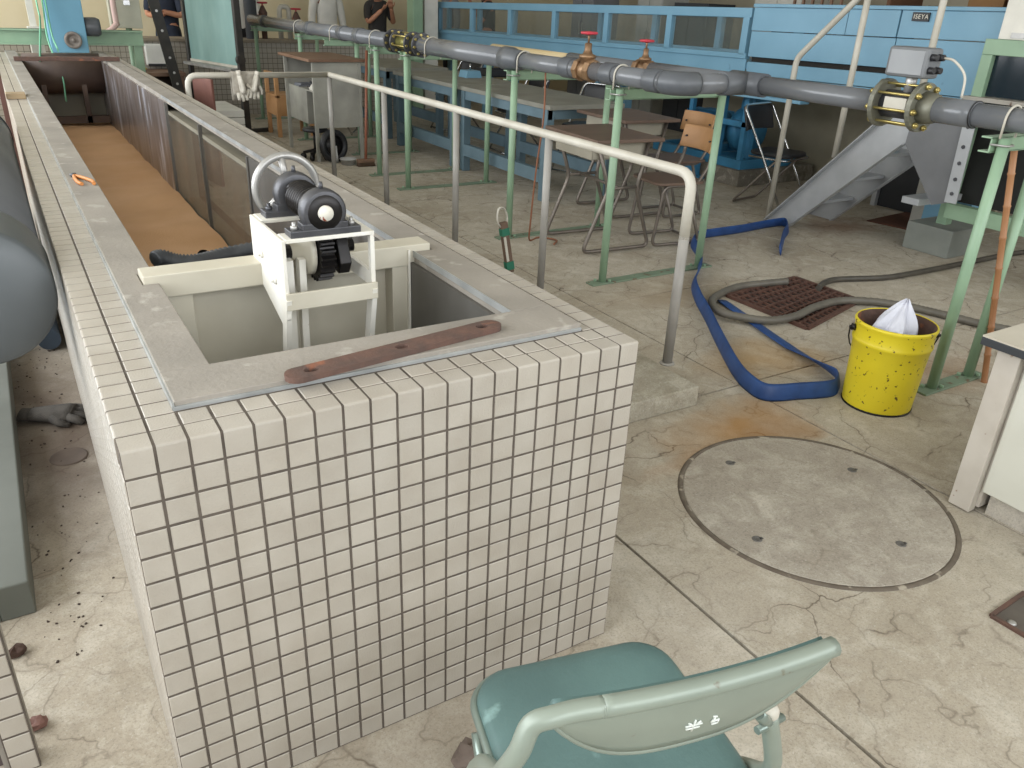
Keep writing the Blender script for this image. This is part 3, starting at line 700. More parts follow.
# ------------------------------------------------------------------ hand rail by the walkway
HR = thing('walkway_hand_rail', 'white pipe hand rail with five posts along the walkway', 'railing', (2.14, 3, .085))
HX, HZ = 2.14, .87; HYs = [1.08, 2.06, 3.0, 4.03, 5.08]
MB().tube(fillet([(1.11, 5.08, .09), (1.11, 5.08, HZ), (HX, 5.08, HZ), (HX, 5.07, HZ), (HX, HYs[0], HZ), (HX, HYs[0], .62)], .07), .0205, 14).build('top_rail', M_railp, HR)
MB().cyl((HX, HYs[0], .085), (HX, HYs[0], .63), .0205, n=14).build('post', M_railg, HR)
for y in HYs[1:]: MB().cyl((HX, y, .085), (HX, y, HZ-.012), .0185, n=14).build('post', M_railg, HR)
for y in HYs: MB().lathe([(.021, 0), (.032, 0), (.030, .006), (.021, .008)], (HX, y, .085), n=16).build('base_collar', M_railg, HR)

# gloves and rag hanging on the rail
gp = PZ(240, 74, HZ); gx0 = gp.x
M_cot = mat('grey_cotton', '#a7a094', .95, c2='#958e82', scale=40, bump=.6, bscale=300)
rg = MB()
def ragf(a, b):
    s = (a-.5)*2; L = .21
    t = abs(s)*L*(1 if s < 0 else .8); y = 5.08-.028*math.copysign(1, s)*min(1, abs(s)*8) + .006*math.sin(b*14+s*3)
    return V((gx0-.09+.20*b, y, HZ+.024-max(0, t-.012)))
rg.grid(ragf, 21, 14); one(rg, 'cleaning_rag', M_cot, 'grey beige rag folded over the far end of the hand rail', 'rag', (gx0, 5.08, HZ-.19), solid=.006)
def glove(c, rot, lab, m, scale=1., lying=False):
    T = Matrix.Translation(c) @ rot @ Matrix.Scale(scale, 4)
    g = thing('work_glove', lab, 'glove', c)
    b = MB()
    pal = [(0, 0, .07), (0, 0, .02), (0, 0, -.03), (0, 0, -.055)]
    b.tube([T @ V(p) for p in pal], [.038*scale, .046*scale, .052*scale, .046*scale], 12, flat=(.42, 1))
    for i, (y, l, sp) in enumerate(((-.034, .045, -.010), (-.012, .056, -.003), (.012, .053, .004), (.034, .040, .012))):
        b.tube([T @ V((0, y, -.045)), T @ V((.006, y+sp*.5, -.05-l*.5)), T @ V((.016, y+sp, -.05-l))], [.0145*scale, .0135*scale, .010*scale], 8)
    b.tube([T @ V((0, .036, .0)), T @ V((.006, .058, -.025)), T @ V((.012, .064, -.055))], [.014*scale, .012*scale, .008*scale], 8)
    b.build('palm_and_fingers', m, g)
    MB().tube([T @ V((0, 0, .066)), T @ V((0, 0, .10))], [.034*scale, .038*scale], 12, flat=(.4, 1)).build('cuff', m, g)
    return g
M_glv = mat('white_cotton_glove', '#c9c3b6', .95, c2='#b0a99b', scale=30, bump=.6, bscale=400)
glove(V((gx0-.03, 5.035, HZ-.065)), Matrix.Rotation(-PI/2, 4, 'Z') @ Matrix.Rotation(.15, 4, 'X'), 'white cotton work glove hanging straight down over the rag on the rail', M_glv, 1.0)
glove(V((gx0+.06, 5.025, HZ-.06)), Matrix.Rotation(-PI/2, 4, 'Z') @ Matrix.Rotation(-.3, 4, 'X'), 'white cotton work glove hanging over the rag, tilted away from its partner', M_glv, .95)

# ------------------------------------------------------------------ pipe stands
def make_stand(w, reach=0.):
    S = thing('pipe_stand', 'x', 'pipe stand', (0, 0, 0), 'pale green pipe stands')
    for x in (0, w):
        p = MB().cyl((x, 0, .01), (x, 0, 1.0 if x else 1.045), .022, n=14).build('post', M_green, S)
        for sx, sy in ((-.035, .022), (.035, -.022)): MB().bolt((x+sx, sy, .01), (0, 0, 1), .009, .012).build('floor_bolt', M_green, p)
    MB().box(-.09, w+.09, -.035, .035, 0, .01).build('base_plate', mat('dirty_green_paint', '#7a8c76', .6, c2='#6c7d69', scale=8, wear='#6b5a45', wscale=25, wthr=.6), S, bevel=.002)
    cb = MB(); cb.box(-.04-reach, w+.03, .026, .032, .99, 1.045); cb.box(-.04-reach, w+.03, .026, .07, 1.04, 1.046); cb.box(-.04-reach, w+.03, .026, .07, .988, .994); cb.build('cross_channel', M_green, S, bevel=.001)
    c = MB(); c.tube(fillet([(-.04, .03, 1.02), (-.026, -.026, 1.02), (.026, -.026, 1.02), (.04, .03, 1.02)], .012), .004, 8); c.build('clamp', M_alu, S)
    return S
PXM = 2.70; PZC = 1.11
s0 = make_stand(.735); s0.location = (PXM, 2.26, 0)
s0['label'] = 'pale green pipe stand beside the school desks, under the pipe elbow'
for y, lab in ((3.3, 'pale green pipe stand at the near end of the blue workbench, under the reducer'), (4.9, 'pale green pipe stand under the near flange of the brass sight piece'), (5.5, 'pale green pipe stand under the far flange of the brass sight piece'), (7.5, 'pale green pipe stand between the grey desk and the end stand'), (9.15, 'pale green pipe stand at the far end of the pipe by the low tiled wall')):
    dup(s0, (PXM, y, 0), 0, lab)
s2 = make_stand(.53, .26); s2.location = (2.92, 6.5, 0); s2['label'] = 'pale green pipe stand with overhanging arm close beside the grey steel desk'
s1 = make_stand(.27); s1.location = (3.14, .5, 0); s1['label'] = 'narrow pale green pipe stand behind the yellow bucket'

# ------------------------------------------------------------------ pipeline
PL = thing('pvc_pipeline', 'grey plastic water pipeline with brass gate valve and elbow on green stands', 'pipe', (2.72, 4, 1.05))
X1 = 2.705; RB = .060; RS = .047; X2 = 3.15; R2 = .044; YE = 1.83
pipe = lambda a, b, r, m=M_pvc, n=24: MB().cyl(a, b, r, n=n)
ZB = PZC
pipe((X1, 9.3, ZB), (X1, 5.15, ZB), .056).build('pipe_run', M_pvc, PL)
pipe((X1, 4.66, ZB), (X1, 3.42, ZB), RB).build('pipe_run', M_pvc, PL)
MB().lathe([(RB, 0), (RB+.008, 0), (RB+.008, .08), (RS+.012, .13), (RS+.008, .20), (RS, .20)], (X1, 3.43, ZB), (0, -1, 0), 28).build('reducer', M_pvcd, PL)
pipe((X1, 3.3, ZB), (X1, 2.64, ZB), RS).build('pipe_run', M_pvc, PL)
pipe((X1, 2.5, ZB), (X1, YE+.09, ZB), RS).build('pipe_run', M_pvc, PL)
for y, r in ((5.9, .056), (6.3, .056), (7.2, .056), (8.8, .056), (2.78, RS), (2.40, RS), (2.05, RS)):
    MB().lathe([(r, 0), (r+.007, .0), (r+.008, .004), (r+.008, .09), (r+.007, .095), (r, .095)], (X1, y, ZB), (0, -1, 0), 28).build('coupling', M_pvcd, PL)
el = [V((X1, YE+.1, ZB))] + [V((X1+.09-.09*math.cos(t), YE+.09-.09*math.sin(t), ZB)) for t in [PI/2*i/8 for i in range(9)]] + [V((X1+.10, YE, ZB))]
MB().tube(el, RS+.008, 24).build('elbow', M_pvcd, PL)
pipe((X1+.09, YE, ZB), (X2-.04, YE, ZB), RS).build('pipe_run', M_pvc, PL)
te = MB(); te.cyl((X1+.27, YE, ZB), (X2, YE, ZB), RS+.008, n=24); te.cyl((X2, YE+.10, ZB), (X2, YE-.12, ZB), RS+.008, n=24); te.build('tee', M_pvcd, PL)
pipe((X2, YE-.1, ZB), (X2, 1.05, ZB), R2).build('pipe_run', M_pvc, PL)
pipe((X2, .86, ZB), (X2, -.6, ZB), R2).build('pipe_run', M_pvc, PL)
MB().lathe([(R2, 0), (R2+.006, 0), (R2+.006, .16), (R2, .16)], (X2, .80, ZB), (0, -1, 0), 28).build('coupling', M_pvc, PL)
MB().lathe([(R2+.0055, 0), (R2+.0075, 0), (R2+.0075, .006), (R2+.0055, .006)], (X2, .645, ZB), (0, -1, 0), 28).build('joint_line', M_vinyl, PL)
# branch pipe with the second valve behind
pipe((X2+.0, YE+.09, ZB), (X2, 2.56, ZB), R2).build('pipe_run', M_pvc, PL)
pipe((X2, 2.69, ZB), (X2, 3.36, ZB), .04).build('pipe_run', M_pvc, PL)
pipe((X2, 3.34, ZB), (X2, 4.35, ZB), .033).build('pipe_run', mat('cream_pvc', '#cdb98f', .5, c2='#c0ab80', scale=4), PL)
def valve(x, y, z, r, hgt, wr, nm):
    b = MB()
    for s in (-1, 1): b.lathe([(0, .03*s), (r+.012, .03*s), (r+.014, .036*s), (r+.014, .066*s), (r+.008, .07*s), (0, .07*s)] if s > 0 else [(0, -.07), (r+.008, -.07), (r+.014, -.066), (r+.014, -.036), (r+.012, -.03), (0, -.03)], (x, y, z), (0, 1, 0), 8, sharp=True)
    b.lathe([(0, -.05), (r*.9, -.05), (r*1.15, 0), (r*.9, .05), (0, .05)], (x, y, z), (0, 1, 0), 16)
    b.lathe([(0, 0), (r*.85, 0), (r*.85, r*1.3), (r*1.0, r*1.35), (r*1.0, r*1.65), (r*.6, r*1.8), (r*.42, hgt*.55), (r*.42, hgt*.72), (r*.28, hgt*.74), (0, hgt*.74)], (x, y, z), (0, 0, 1), 14)
    vb = b.build(nm, M_brass, PL)
    MB().cyl((x, y, z+hgt*.7), (x, y, z+hgt+.01), .006, n=8).build('stem', M_brass, vb)
    hw = MB(); hw.tube(circle((x, y, z+hgt), wr, (0, 0, 1), 20), .007, 8, closed=True); hw.lathe([(0, -.01), (.013, -.01), (.013, .008), (0, .008)], (x, y, z+hgt), n=12)
    for k in range(4):
        q = k*PI/2+.4; hw.beam((x, y, z+hgt), (x+wr*math.cos(q), y+wr*math.sin(q), z+hgt), .009, .007)
    hw.build('red_handwheel', M_red, vb)
valve(X1, 2.57, ZB, .046, .185, .040, 'gate_valve')
valve(X2, 2.62, ZB, .036, .15, .036, 'gate_valve')
# sight piece between two flanges
def flange(y, r, t, z=ZB, x=X1, m=M_iron, nb=8, br=None, nm='flange'):
    f = MB().lathe([(r*.55, 0), (r, 0), (r, t), (r*.55, t)], (x, y, z), (0, 1, 0), 28, sharp=True).build(nm, m, PL, bevel=.002); b = MB()
    for k in range(nb):
        q = 2*PI*k/nb+.2; p = V((x+r*.82*math.cos(q), y, z+r*.82*math.sin(q))); b.bolt(p, (0, -1, 0), .010, .010); b.bolt(p+V((0, t, 0)), (0, 1, 0), .010, .010)
    stuff(b.build('flange_bolts', M_zinc, f)); return f
for y in (5.14, 5.02, 4.76, 4.62): flange(y, .086, .020)
MB().cyl((X1, 5.03, ZB), (X1, 4.77, ZB), .048, n=20).build('sight_piece', mat('olive_brass', '#8f8a4a', .35, .4, c2='#6e6a3a', scale=20), PL)
rd = MB()
for k in range(6):
    q = 2*PI*k/6+.3; rd.cyl((X1+.071*math.cos(q), 5.04, ZB+.071*math.sin(q)), (X1+.071*math.cos(q), 4.76, ZB+.071*math.sin(q)), .006, n=8)
stuff(rd.build('tie_rods', M_zinc, PL))
# white pipe clips over the pipe at each stand
for y, r, x in ((2.26, RS, X1), (3.2, RS+.002, X1), (4.45, RB, X1), (5.5, .056, X1), (6.45, .056, X1), (7.5, .056, X1), (.5, R2+.002, X2)):
    pts = [V((x-(r+.005), y, ZB-r-.02))]+[V((x+(r+.005)*math.cos(q), y, ZB+(r+.005)*math.sin(q))) for q in [PI-PI*i/12 for i in range(13)]]+[V((x+(r+.005), y, ZB-r-.02))]
    MB().tube(pts, .0045, 8).build('pipe_clip', M_railp, PL)
# electromagnetic flow meter on the second run
FD = -.125
FM = thing('flow_meter', 'grey electromagnetic flow meter with transmitter box clamped between pipe flanges', 'flow meter', (X2, 1.05, 1.02))
for y, n_ in ((1.16+FD, 'flange'), (.985+FD, 'flange')):
    MB().lathe([(.03, 0), (.096, 0), (.096, .022), (.03, .022)], (X2, y, ZB), (0, 1, 0), 28, sharp=True).build(n_, mat('olive_grey_iron', '#7b7a6c', .5, .4, c2='#6b6a5e', scale=15), FM, bevel=.002)
MB().lathe([(R2, 0), (.064, 0), (.055, -.05), (R2+.004, -.06), (R2, -.06)], (X2, .985+FD, ZB), (0, 1, 0), 24).build('flange_hub', MATS['olive_grey_iron'], FM)
MB().cyl((X2, 1.0+FD, ZB), (X2, 1.165+FD, ZB), .055, n=20).build('meter_body', M_iron, FM)
MB().box(X2-.062, X2-.05, 1.03+FD, 1.13+FD, ZB-.02, ZB+.03).build('data_label', M_railp, FM)
for k in range(8):
    q = 2*PI*k/8+.2; c, s_ = X2+.081*math.cos(q), ZB+.081*math.sin(q)
    t = MB().cyl((c, .965+FD, s_), (c, 1.20+FD, s_), .0055, n=8); t.bolt((c, .985+FD, s_), (0, -1, 0), .012, .012); t.bolt((c, 1.182+FD, s_), (0, 1, 0), .012, .012); t.build('tie_bolt', M_zinc, FM)
MB().cyl((X2, 1.07+FD, ZB+.05), (X2, 1.07+FD, ZB+.13), .022, n=14).build('neck', M_alu, FM)
bx = MB().box(X2-.05, X2+.05, .99+FD, 1.17+FD, ZB+.108, ZB+.222).build('transmitter_box', mat('transmitter_grey', '#6f7173', .5, c2='#66686a', scale=10), FM, bevel=.012)
MB().box(X2-.052, X2-.049, 1.005+FD, 1.155+FD, ZB+.12, ZB+.21).build('front_cover', mat('cover_grey', '#8d8f91', .45), bx, bevel=.001)
for dx, z in ((-.025, ZB+.14), (.02, ZB+.14), (-.025, ZB+.188), (.02, ZB+.188)): MB().cyl((X2+dx, .992+FD, z), (X2+dx, .965+FD, z), .014, .012, 12).build('cable_gland', M_vinyl, bx)
one(MB().tube(smooth([(X2+.02, .965+FD, ZB+.188), (X2+.02, .92+FD, ZB+.18), (X2+.03, .87+FD, ZB+.13), (X2+.03, .86+FD, ZB+.05)], 6), .005, 8), 'signal_cable', M_railp, 'thin white cable drooping from the flow meter box', 'cable', (X2, .9, ZB))
# bamboo pole leaning by the narrow stand
bp0, bp1 = PZ(984, 382, 0), V((3.33, .56, 1.02)); bpo = MB(); n = 9; pts = []; rr = []
for i in range(n):
    p = bp0.lerp(bp1, i/(n-1))
    for t, r in ((-.006, .0125), (0, .0155), (.006, .0125)):
        pts.append(p+(bp1-bp0)*t); rr.append(r)
bpo.tube(pts, rr, 12)
bp0.z = 0
one(bpo, 'bamboo_pole', mat('orange_bamboo', '#a87852', .5, c2='#926441', scale=8, stretch=(1, 1, .2)), 'orange brown bamboo pole leaning against the narrow green pipe stand', 'pole', bp0)
# ------------------------------------------------------------------ foreground folding chair
CH = thing('folding_chair', 'worn teal vinyl folding chair with dented grey green steel backrest', 'chair', (0, 0, 0))
M_teal = mat('teal_vinyl', '#5c7774', .5, c2='#516a68', scale=7, wear='#7d9a96', wscale=9, wthr=.66, bump=.2, bscale=150)
M_shell = mat('grey_green_enamel', '#8b9488', .38, .15, c2='#7f887d', scale=6, wear='#6b5f4c', wscale=24, wthr=.68)
M_ctube = mat('grey_green_tube', '#8f9c93', .3, .5, c2='#7d8a82', scale=10, wear='#6a5a48', wscale=40, wthr=.7)
def rrect(w, d, r, n=6, taper=0.):
    out = []
    for cx, cy, a0 in ((w/2-r, d/2-r, 0), (-w/2+r, d/2-r, PI/2), (-w/2+r, -d/2+r, PI), (w/2-r, -d/2+r, 1.5*PI)):
        for i in range(n+1):
            q = a0+PI/2*i/n; x, y = cx+r*math.cos(q), cy+r*math.sin(q); out.append((x*(1-taper*y/d), y))
    return out
ol = rrect(.35, .36, .062, 7, .04)
st = MB(); rings = [(.0, 1.0), (.012, 1.015), (.024, 1.0), (.031, .95), (.034, .8), (.036, .4)]
vs = []; n = len(ol)
for h, s in rings: vs += [V((x*s, y*s-.005, .395+h)) for x, y in ol]
fs = [(k*n+i, k*n+(i+1) % n, (k+1)*n+(i+1) % n, (k+1)*n+i) for k in range(len(rings)-1) for i in range(n)]
fs += [tuple(range(n))[::-1], tuple((len(rings)-1)*n+i for i in range(n))]
st.add(vs, fs, [True]*(len(fs)-2)+[False, True]); st.build('seat', M_teal, CH)
rm = MB(); rm.tube([(x*1.03, y*1.03-.005, .398) for x, y in ol], .008, 8, closed=True); rm.build('seat_rim', M_ctube, CH)
def backp(u, z, off=0.):
    return V((.183*u-.007, -.190+.012*u*u-(z-.64)*.2+off, z))
def zt(u): return .74
def zb(u): return .74-.012-.098*(1-abs(u)**3)
def shell(nm, m, off, s, thick, sc=1.):
    g = MB(); nu, nv = 25, 7
    def fn(a, b):
        u = (a*2-1)*sc; z0, z1 = zb(u), zt(u)
        return backp(u, z0+(z1-z0)*b, off+.004*math.sin(b*PI)*s)
    g.grid(fn, nu, nv); o = g.build(nm, m, CH, solid=thick); return o
bk = shell('backrest', M_shell, -.004, -1, .004)
shell('back_pad', M_teal, .010, 1, .014, .97)
MB().tube([backp(-.7+1.7*i/24, .74, -.001) for i in range(25)], .0125, 10).build('top_roll', M_shell, bk)
MB().tube([backp(-.98+1.96*i/24, zb(-.98+1.96*i/24), -.003) for i in range(25)], .005, 8).build('bottom_roll', M_shell, bk)
# hand painted white mark on the back of the shell: short strokes
M_wm = mat('white_brush_mark', '#dfe3dc', .7)
mk = MB()
for cx, strokes in ((-.012, [((-.008, .006), (-.003, .002)), ((.008, .006), (.003, .002)), ((-.011, 0), (.011, 0)), ((-.009, -.006), (.009, -.006)), ((0, .010), (0, -.012))]),
                    (.018, [((-.006, .008), (.0, .006)), ((-.002, .004), (-.006, -.004)), ((-.006, -.004), (.004, -.001)), ((.004, -.001), (.004, -.008)), ((.004, -.008), (-.004, -.009))])):
    for (a0, b0), (a1, b1) in strokes:
        p, q = backp((cx+a0+.007)/.183, .676+b0, -.0108), backp((cx+a1+.007)/.183, .676+b1, -.0108); mk.tube([p, (p+q)/2, q], .0013, 5, flat=(1, 1))
mk.build('painted_mark', M_wm, bk)
for s in (-1, 1):
    if s < 0: path = [backp(-.69, .74, -.001), backp(-.85, .74, -.001), backp(-1.0, .737, -.003), backp(-1.12, .726, -.003), (-.226, -.199, .695), (-.234, -.185, .655), (-.222, -.12, .56), (-.205, .02, .40), (-.2, .2, .012)]
    else: path = [(.15, -.15, .585), (.182, -.147, .46), (.2, -.06, .36), (.204, .07, .2), (.2, .2, .012)]
    MB().tube(smooth(path, 5), .0125, 10).build('front_leg', M_shell, CH)
    MB().tube(smooth([(s*.18, .10, .375), (s*.185, -.05, .22), (s*.19, -.25, .012)], 5), .0105, 10).build('rear_leg', M_ctube, CH)
    for y in (.2, -.25): MB().lathe([(0, 0), (.014, 0), (.015, .012), (.0125, .03), (0, .03)], (s*(.2 if y > 0 else .19), y, 0), n=12).build('rubber_foot', M_vinyl, CH)
br = MB(); br.tube([(.152, -.152, .57), (.125, -.17, .60), (.10, -.185, .635)], .008, 8); br.cyl((.130, -.158, .565), (.178, -.148, .565), .006, n=8); br.build('back_bracket', M_ctube, CH)
MB().sphere((.1495, -.15, .587), (.0145, .0145, .013), 12, 8).build('white_cap', M_railp, CH)
MB().tube([(-.2, .2, .03), (.2, .2, .03)], .009, 8).build('front_cross_bar', M_ctube, CH)
MB().tube([(-.19, -.25, .03), (.19, -.25, .03)], .009, 8).build('rear_cross_bar', M_ctube, CH)
CH.location = (.562, -.523, 0); CH.rotation_euler = (0, 0, math.radians(-13))

# ------------------------------------------------------------------ yellow bucket and bag
bc = V((2.805, .53, 0))
BK = thing('yellow_bucket', 'scratched yellow steel pail with rusty inside standing on the floor', 'bucket', bc)
M_yel = mat('yellow_pail_paint', '#e2cf2c', .38, c2='#d8c324', scale=4, wear='#5c4a1c', wscale=55, wthr=.625)
MB().lathe([(0, .004), (.128, .004), (.131, .0), (.133, .008), (.136, .06), (.141, .20), (.146, .268), (.150, .274), (.1515, .28), (.150, .287), (.147, .293), (.149, .335), (.152, .343), (.155, .352), (.152, .358), (.148, .36), (.146, .357)], bc, n=40).build('pail_wall', M_yel, BK)
MB().lathe([(.146, .357), (.143, .33), (.13, .02), (0, .012)], bc, n=40).build('rusty_inside', M_rust, BK)
MB().tube(circle(bc+V((0, 0, .004)), .132, (0, 0, 1), 36), .005, 8, closed=True).build('bottom_rim', M_black, BK)
for q in (math.radians(-42), math.radians(138)):
    d = V((math.cos(q), math.sin(q), 0)); p = bc+d*.151+V((0, 0, .318)); e = MB(); e.cyl(p-d*.004, p+d*.012, .014, n=10); e.cyl(p, p+d*.02, .006, n=8); e.build('handle_ear', M_black, BK)
hd = []
for i in range(13):
    t = PI*i/12; q = math.radians(138)
    ax = V((math.cos(q), math.sin(q), 0)); sd = V((-ax.y, ax.x, 0))
    hd.append(bc+ax*.168*math.cos(t)+sd*(.045*math.sin(t)+.15*math.sin(t)**3)*-1+V((0, 0, .318-.17*math.sin(t))))
MB().tube(hd, .003, 6).build('wire_handle', M_black, BK)
bg_ = MB(); rn = random.Random(3)
top = bc+V((.03, -.01, .43))
prof = [(.10, .24), (.10, .29), (.095, .335), (.078, .365), (.05, .395), (.026, .42), (.006, .437)]
def bagf(a, b):
    i = b*(len(prof)-1); k = min(int(i), len(prof)-2); t = i-k; r = prof[k][0]*(1-t)+prof[k+1][0]*t; z = prof[k][1]*(1-t)+prof[k+1][1]*t
    q = 2*PI*a; r *= 1+.16*math.sin(5*q+b*3)+.10*math.sin(9*q+2)*(1-b*.3)
    return V((bc.x+.012+.03*b+r*math.cos(q)*.85, bc.y+.02-.015*b+r*math.sin(q)*.8, z+.008*math.sin(7*q)))
bg_.grid(bagf, 40, 14, smooth=False, closed_u=True)
one(bg_, 'plastic_bag', mat('white_plastic_bag', '#d8d9e2', .35, c2='#cccdd8', scale=15), 'crumpled white plastic bag sticking up out of the yellow bucket', 'bag', bc+V((0, 0, .24)))

# ------------------------------------------------------------------ hoses on the floor
def strap(pts, h, t, lie=()):
    """lay flat hose standing on its edge"""
    P_ = smooth(pts, 6); mb = MB(); vs = []; k = len(P_); nn = 8
    for i, p in enumerate(P_):
        tg = (P_[min(i+1, k-1)]-P_[max(i-1, 0)]); sd = V((-tg.y, tg.x, 0)).normalized()
        fl = max(0, min(1, (i/(k-1)-lie[0])/lie[1])) if lie else 0; up = V((0, 0, 1))*math.cos(fl*1.45)+sd*math.sin(fl*1.45); s2_ = sd*math.cos(fl*1.45)-V((0, 0, 1))*math.sin(fl*1.45)
        for j in range(nn):
            q = 2*PI*j/nn; vs.append(V((p.x, p.y, h/2*max(math.cos(fl*1.45), .16)+.002))+up*(h/2*math.sin(q))+s2_*(t*math.cos(q)+.010*(1-fl)*math.sin(q)))
    fs = [(i*nn+j, i*nn+(j+1) % nn, (i+1)*nn+(j+1) % nn, (i+1)*nn+j) for i in range(k-1) for j in range(nn)]
    fs += [tuple(range(nn))[::-1], tuple((k-1)*nn+j for j in range(nn))]
    mb.add(vs, fs, True); return mb
hp = [(779, 256), (783, 240), (787, 233), (783, 227), (763, 229.5), (740, 234), (712, 238), (696, 241), (692, 247), (698, 258), (699, 273), (693, 288), (697, 303), (706, 320), (718, 345), (734, 375), (748, 391), (766, 400.5), (800, 399), (829, 396.5), (836, 391), (835, 383), (822, 372), (800, 356), (772, 337), (745, 318), (722, 302)]
one(strap([PZ(u, v) for u, v in hp], .07, .006, (.8, .1)), 'blue_lay_flat_hose', mat('blue_hose', '#294d87', .5, c2='#213f72', scale=12), 'bright blue lay flat hose snaking across the floor between stair and bucket', 'hose', PZ(735, 375))
M_hose = mat('grey_brown_hose', '#6b665c', .5, c2='#5d584f', scale=10)
p, r = corrugated([PZ(u, v, .022)+V((0, 0, z)) for u, v, z in ((787, 283, .01), (765, 284, .004), (740, 286.5, 0), (722, 293, 0), (712, 303, .012), (718, 314, .016), (740, 320, .016), (770, 321.5, .006), (795, 318, .01), (815, 309, .012), (840, 303, .012), (870, 302, .004), (905, 306, 0), (945, 315, 0), (985, 325, 0), (1022, 332, 0), (1060, 338, 0))], .021, .02, .05)
one(MB().tube(p, r, 10), 'ribbed_drain_hose', M_hose, 'ribbed grey brown hose looping over the floor grate towards the cabinet', 'hose', PZ(740, 320))
one(MB().tube(smooth([PZ(u, v, .018) for u, v in ((818, 289), (824, 283), (836, 279.5), (860, 278.5), (890, 277), (930, 270), (960, 264), (985, 259), (1010, 254), (1040, 250))], 6), .017, 10), 'thin_drain_hose', mat('dark_hose', '#4f4a42', .5, c2='#433f38', scale=10), 'thinner dark hose running from the grate to behind the stair block', 'hose', PZ(880, 278))
# floor grate
gc = [PZ(727, 297), PZ(795, 279), PZ(859, 302), PZ(807, 330)]
GG = thing('floor_grate', 'rusty brown steel grate over a floor drain', 'grate', sum(gc, V((0, 0, 0)))/4)
MB().prism([p+V((0, 0, .001)) for p in gc], (0, 0, .003)).build('pit_shade_sheet', M_dark, GG)  # flat dark sheet on the floor, coloured for the shade of the pit
M_gr = mat('rusty_grate', '#66483c', .7, .2, c2='#523a32', scale=12)
for i in range(4):
    a, b = gc[i], gc[(i+1) % 4]; MB().beam(a+V((0, 0, .009)), b+V((0, 0, .009)), .022, .016).build('frame_bar', M_gr, GG)
nA, nB = 9, 13
for i in range(1, nA):
    t = i/nA; MB().beam(gc[0].lerp(gc[3], t)+V((0, 0, .010)), gc[1].lerp(gc[2], t)+V((0, 0, .010)), .013, .012).build('bar', M_gr, GG)
for i in range(1, nB):
    t = i/nB; MB().beam(gc[0].lerp(gc[1], t)+V((0, 0, .009)), gc[3].lerp(gc[2], t)+V((0, 0, .009)), .009, .010).build('cross_bar', M_gr, GG)
# round cover in the floor
mc = V((1.965, .15, 0)); R_ = .428
MH = thing('manhole_cover', 'large round concrete floor cover with dark rim and four lifting sockets', 'manhole', mc)
MB().lathe([(0, .004), (R_-.012, .004), (R_-.008, .001)], mc, n=72, sharp=True).build('cover_disc', M_disc, MH)
MB().lathe([(R_-.009, .0005), (R_-.009, .0035), (R_-.004, .0045), (R_+.004, .0045), (R_+.008, .0005)], mc, n=72).build('cover_rim', mat('cover_rim_iron', '#6f6559', .8, c2='#5d5348', scale=20, wear='#a39a8a', wscale=16, wthr=.6), MH)
for u, v in ((730, 463), (852, 470), (757, 539), (901, 544)):
    p = PZ(u, v, .004); s = MB(); s.lathe([(0, .0005), (.008, .0005), (.010, .002), (.014, .002), (.016, 0)], p, n=16); s.obox(p+V((.010, -.004, .001)), (.018, .009, .002)); s.build('lifting_socket', mat('socket_iron', '#6d6a66', .6, .3), MH)
# steel plate at the right edge
pp = [PZ(991, 617), PZ(1024, 594), PZ(1090, 625), PZ(1060, 658)]
SP = thing('floor_plate', 'dark steel inspection plate set in the floor near the white cabinet', 'plate', pp[0])
MB().prism(pp, (0, 0, .005)).build('plate', mat('dark_plate', '#6b645d', .6, .3, c2='#5a534c', scale=10), SP)
rp = MB()
for a, b in zip(pp, pp[1:]+pp[:1]): rp.beam(a+V((0, 0, .004)), b+V((0, 0, .004)), .012, .008)
rp.build('plate_frame', M_rust, SP)
MB().sphere(PZ(1012, 623, .006), (.012, .012, .006), 10, 6).build('knob', M_alu, SP)
# ------------------------------------------------------------------ white cabinet on the right
CB = thing('white_cabinet', 'low off white steel cabinet with pale top and black edge', 'cabinet', (2.7, -.5, 0))
M_cw = mat('cabinet_white', '#d3d2c6', .45, c2='#c9c8bb', scale=3)
M_cs = mat('spotted_cream_steel', '#c6bfb4', .5, c2='#b9b1a5', scale=8, wear='#8d6f5c', wscale=30, wthr=.68)
MB().box(2.385, 3.1, -1.15, -.145, .085, .565).build('body', M_cw, CB, bevel=.003)
MB().box(2.365, 2.40, -.135, -.065, 0.006, .565).build('corner_post', M_cs, CB, bevel=.003)
MB().box(2.40, 3.1, -.145, -.075, .02, .565).build('front_panel', M_cs, CB)
ct = MB().box(2.31, 3.2, -1.2, -.035, .567, .592).build('top_edge', mat('black_edging', '#34373b', .5), CB, bevel=.002)
MB().box(2.311, 3.199, -1.199, -.036, .592, .597).build('top', mat('beige_top', '#c4bdae', .6, c2='#b8b0a0', scale=5), CB)
MB().box(2.42, 3.05, -1.12, -.16, 0, .085).build('kick_base', concrete('kick_concrete', '#b5ada0', '#c3bcb0', cscale=.5, amount=.3), CB)
MB().box(2.375, 2.39, -.42, -.36, .075, .09).build('rust_patch', M_rust, CB)

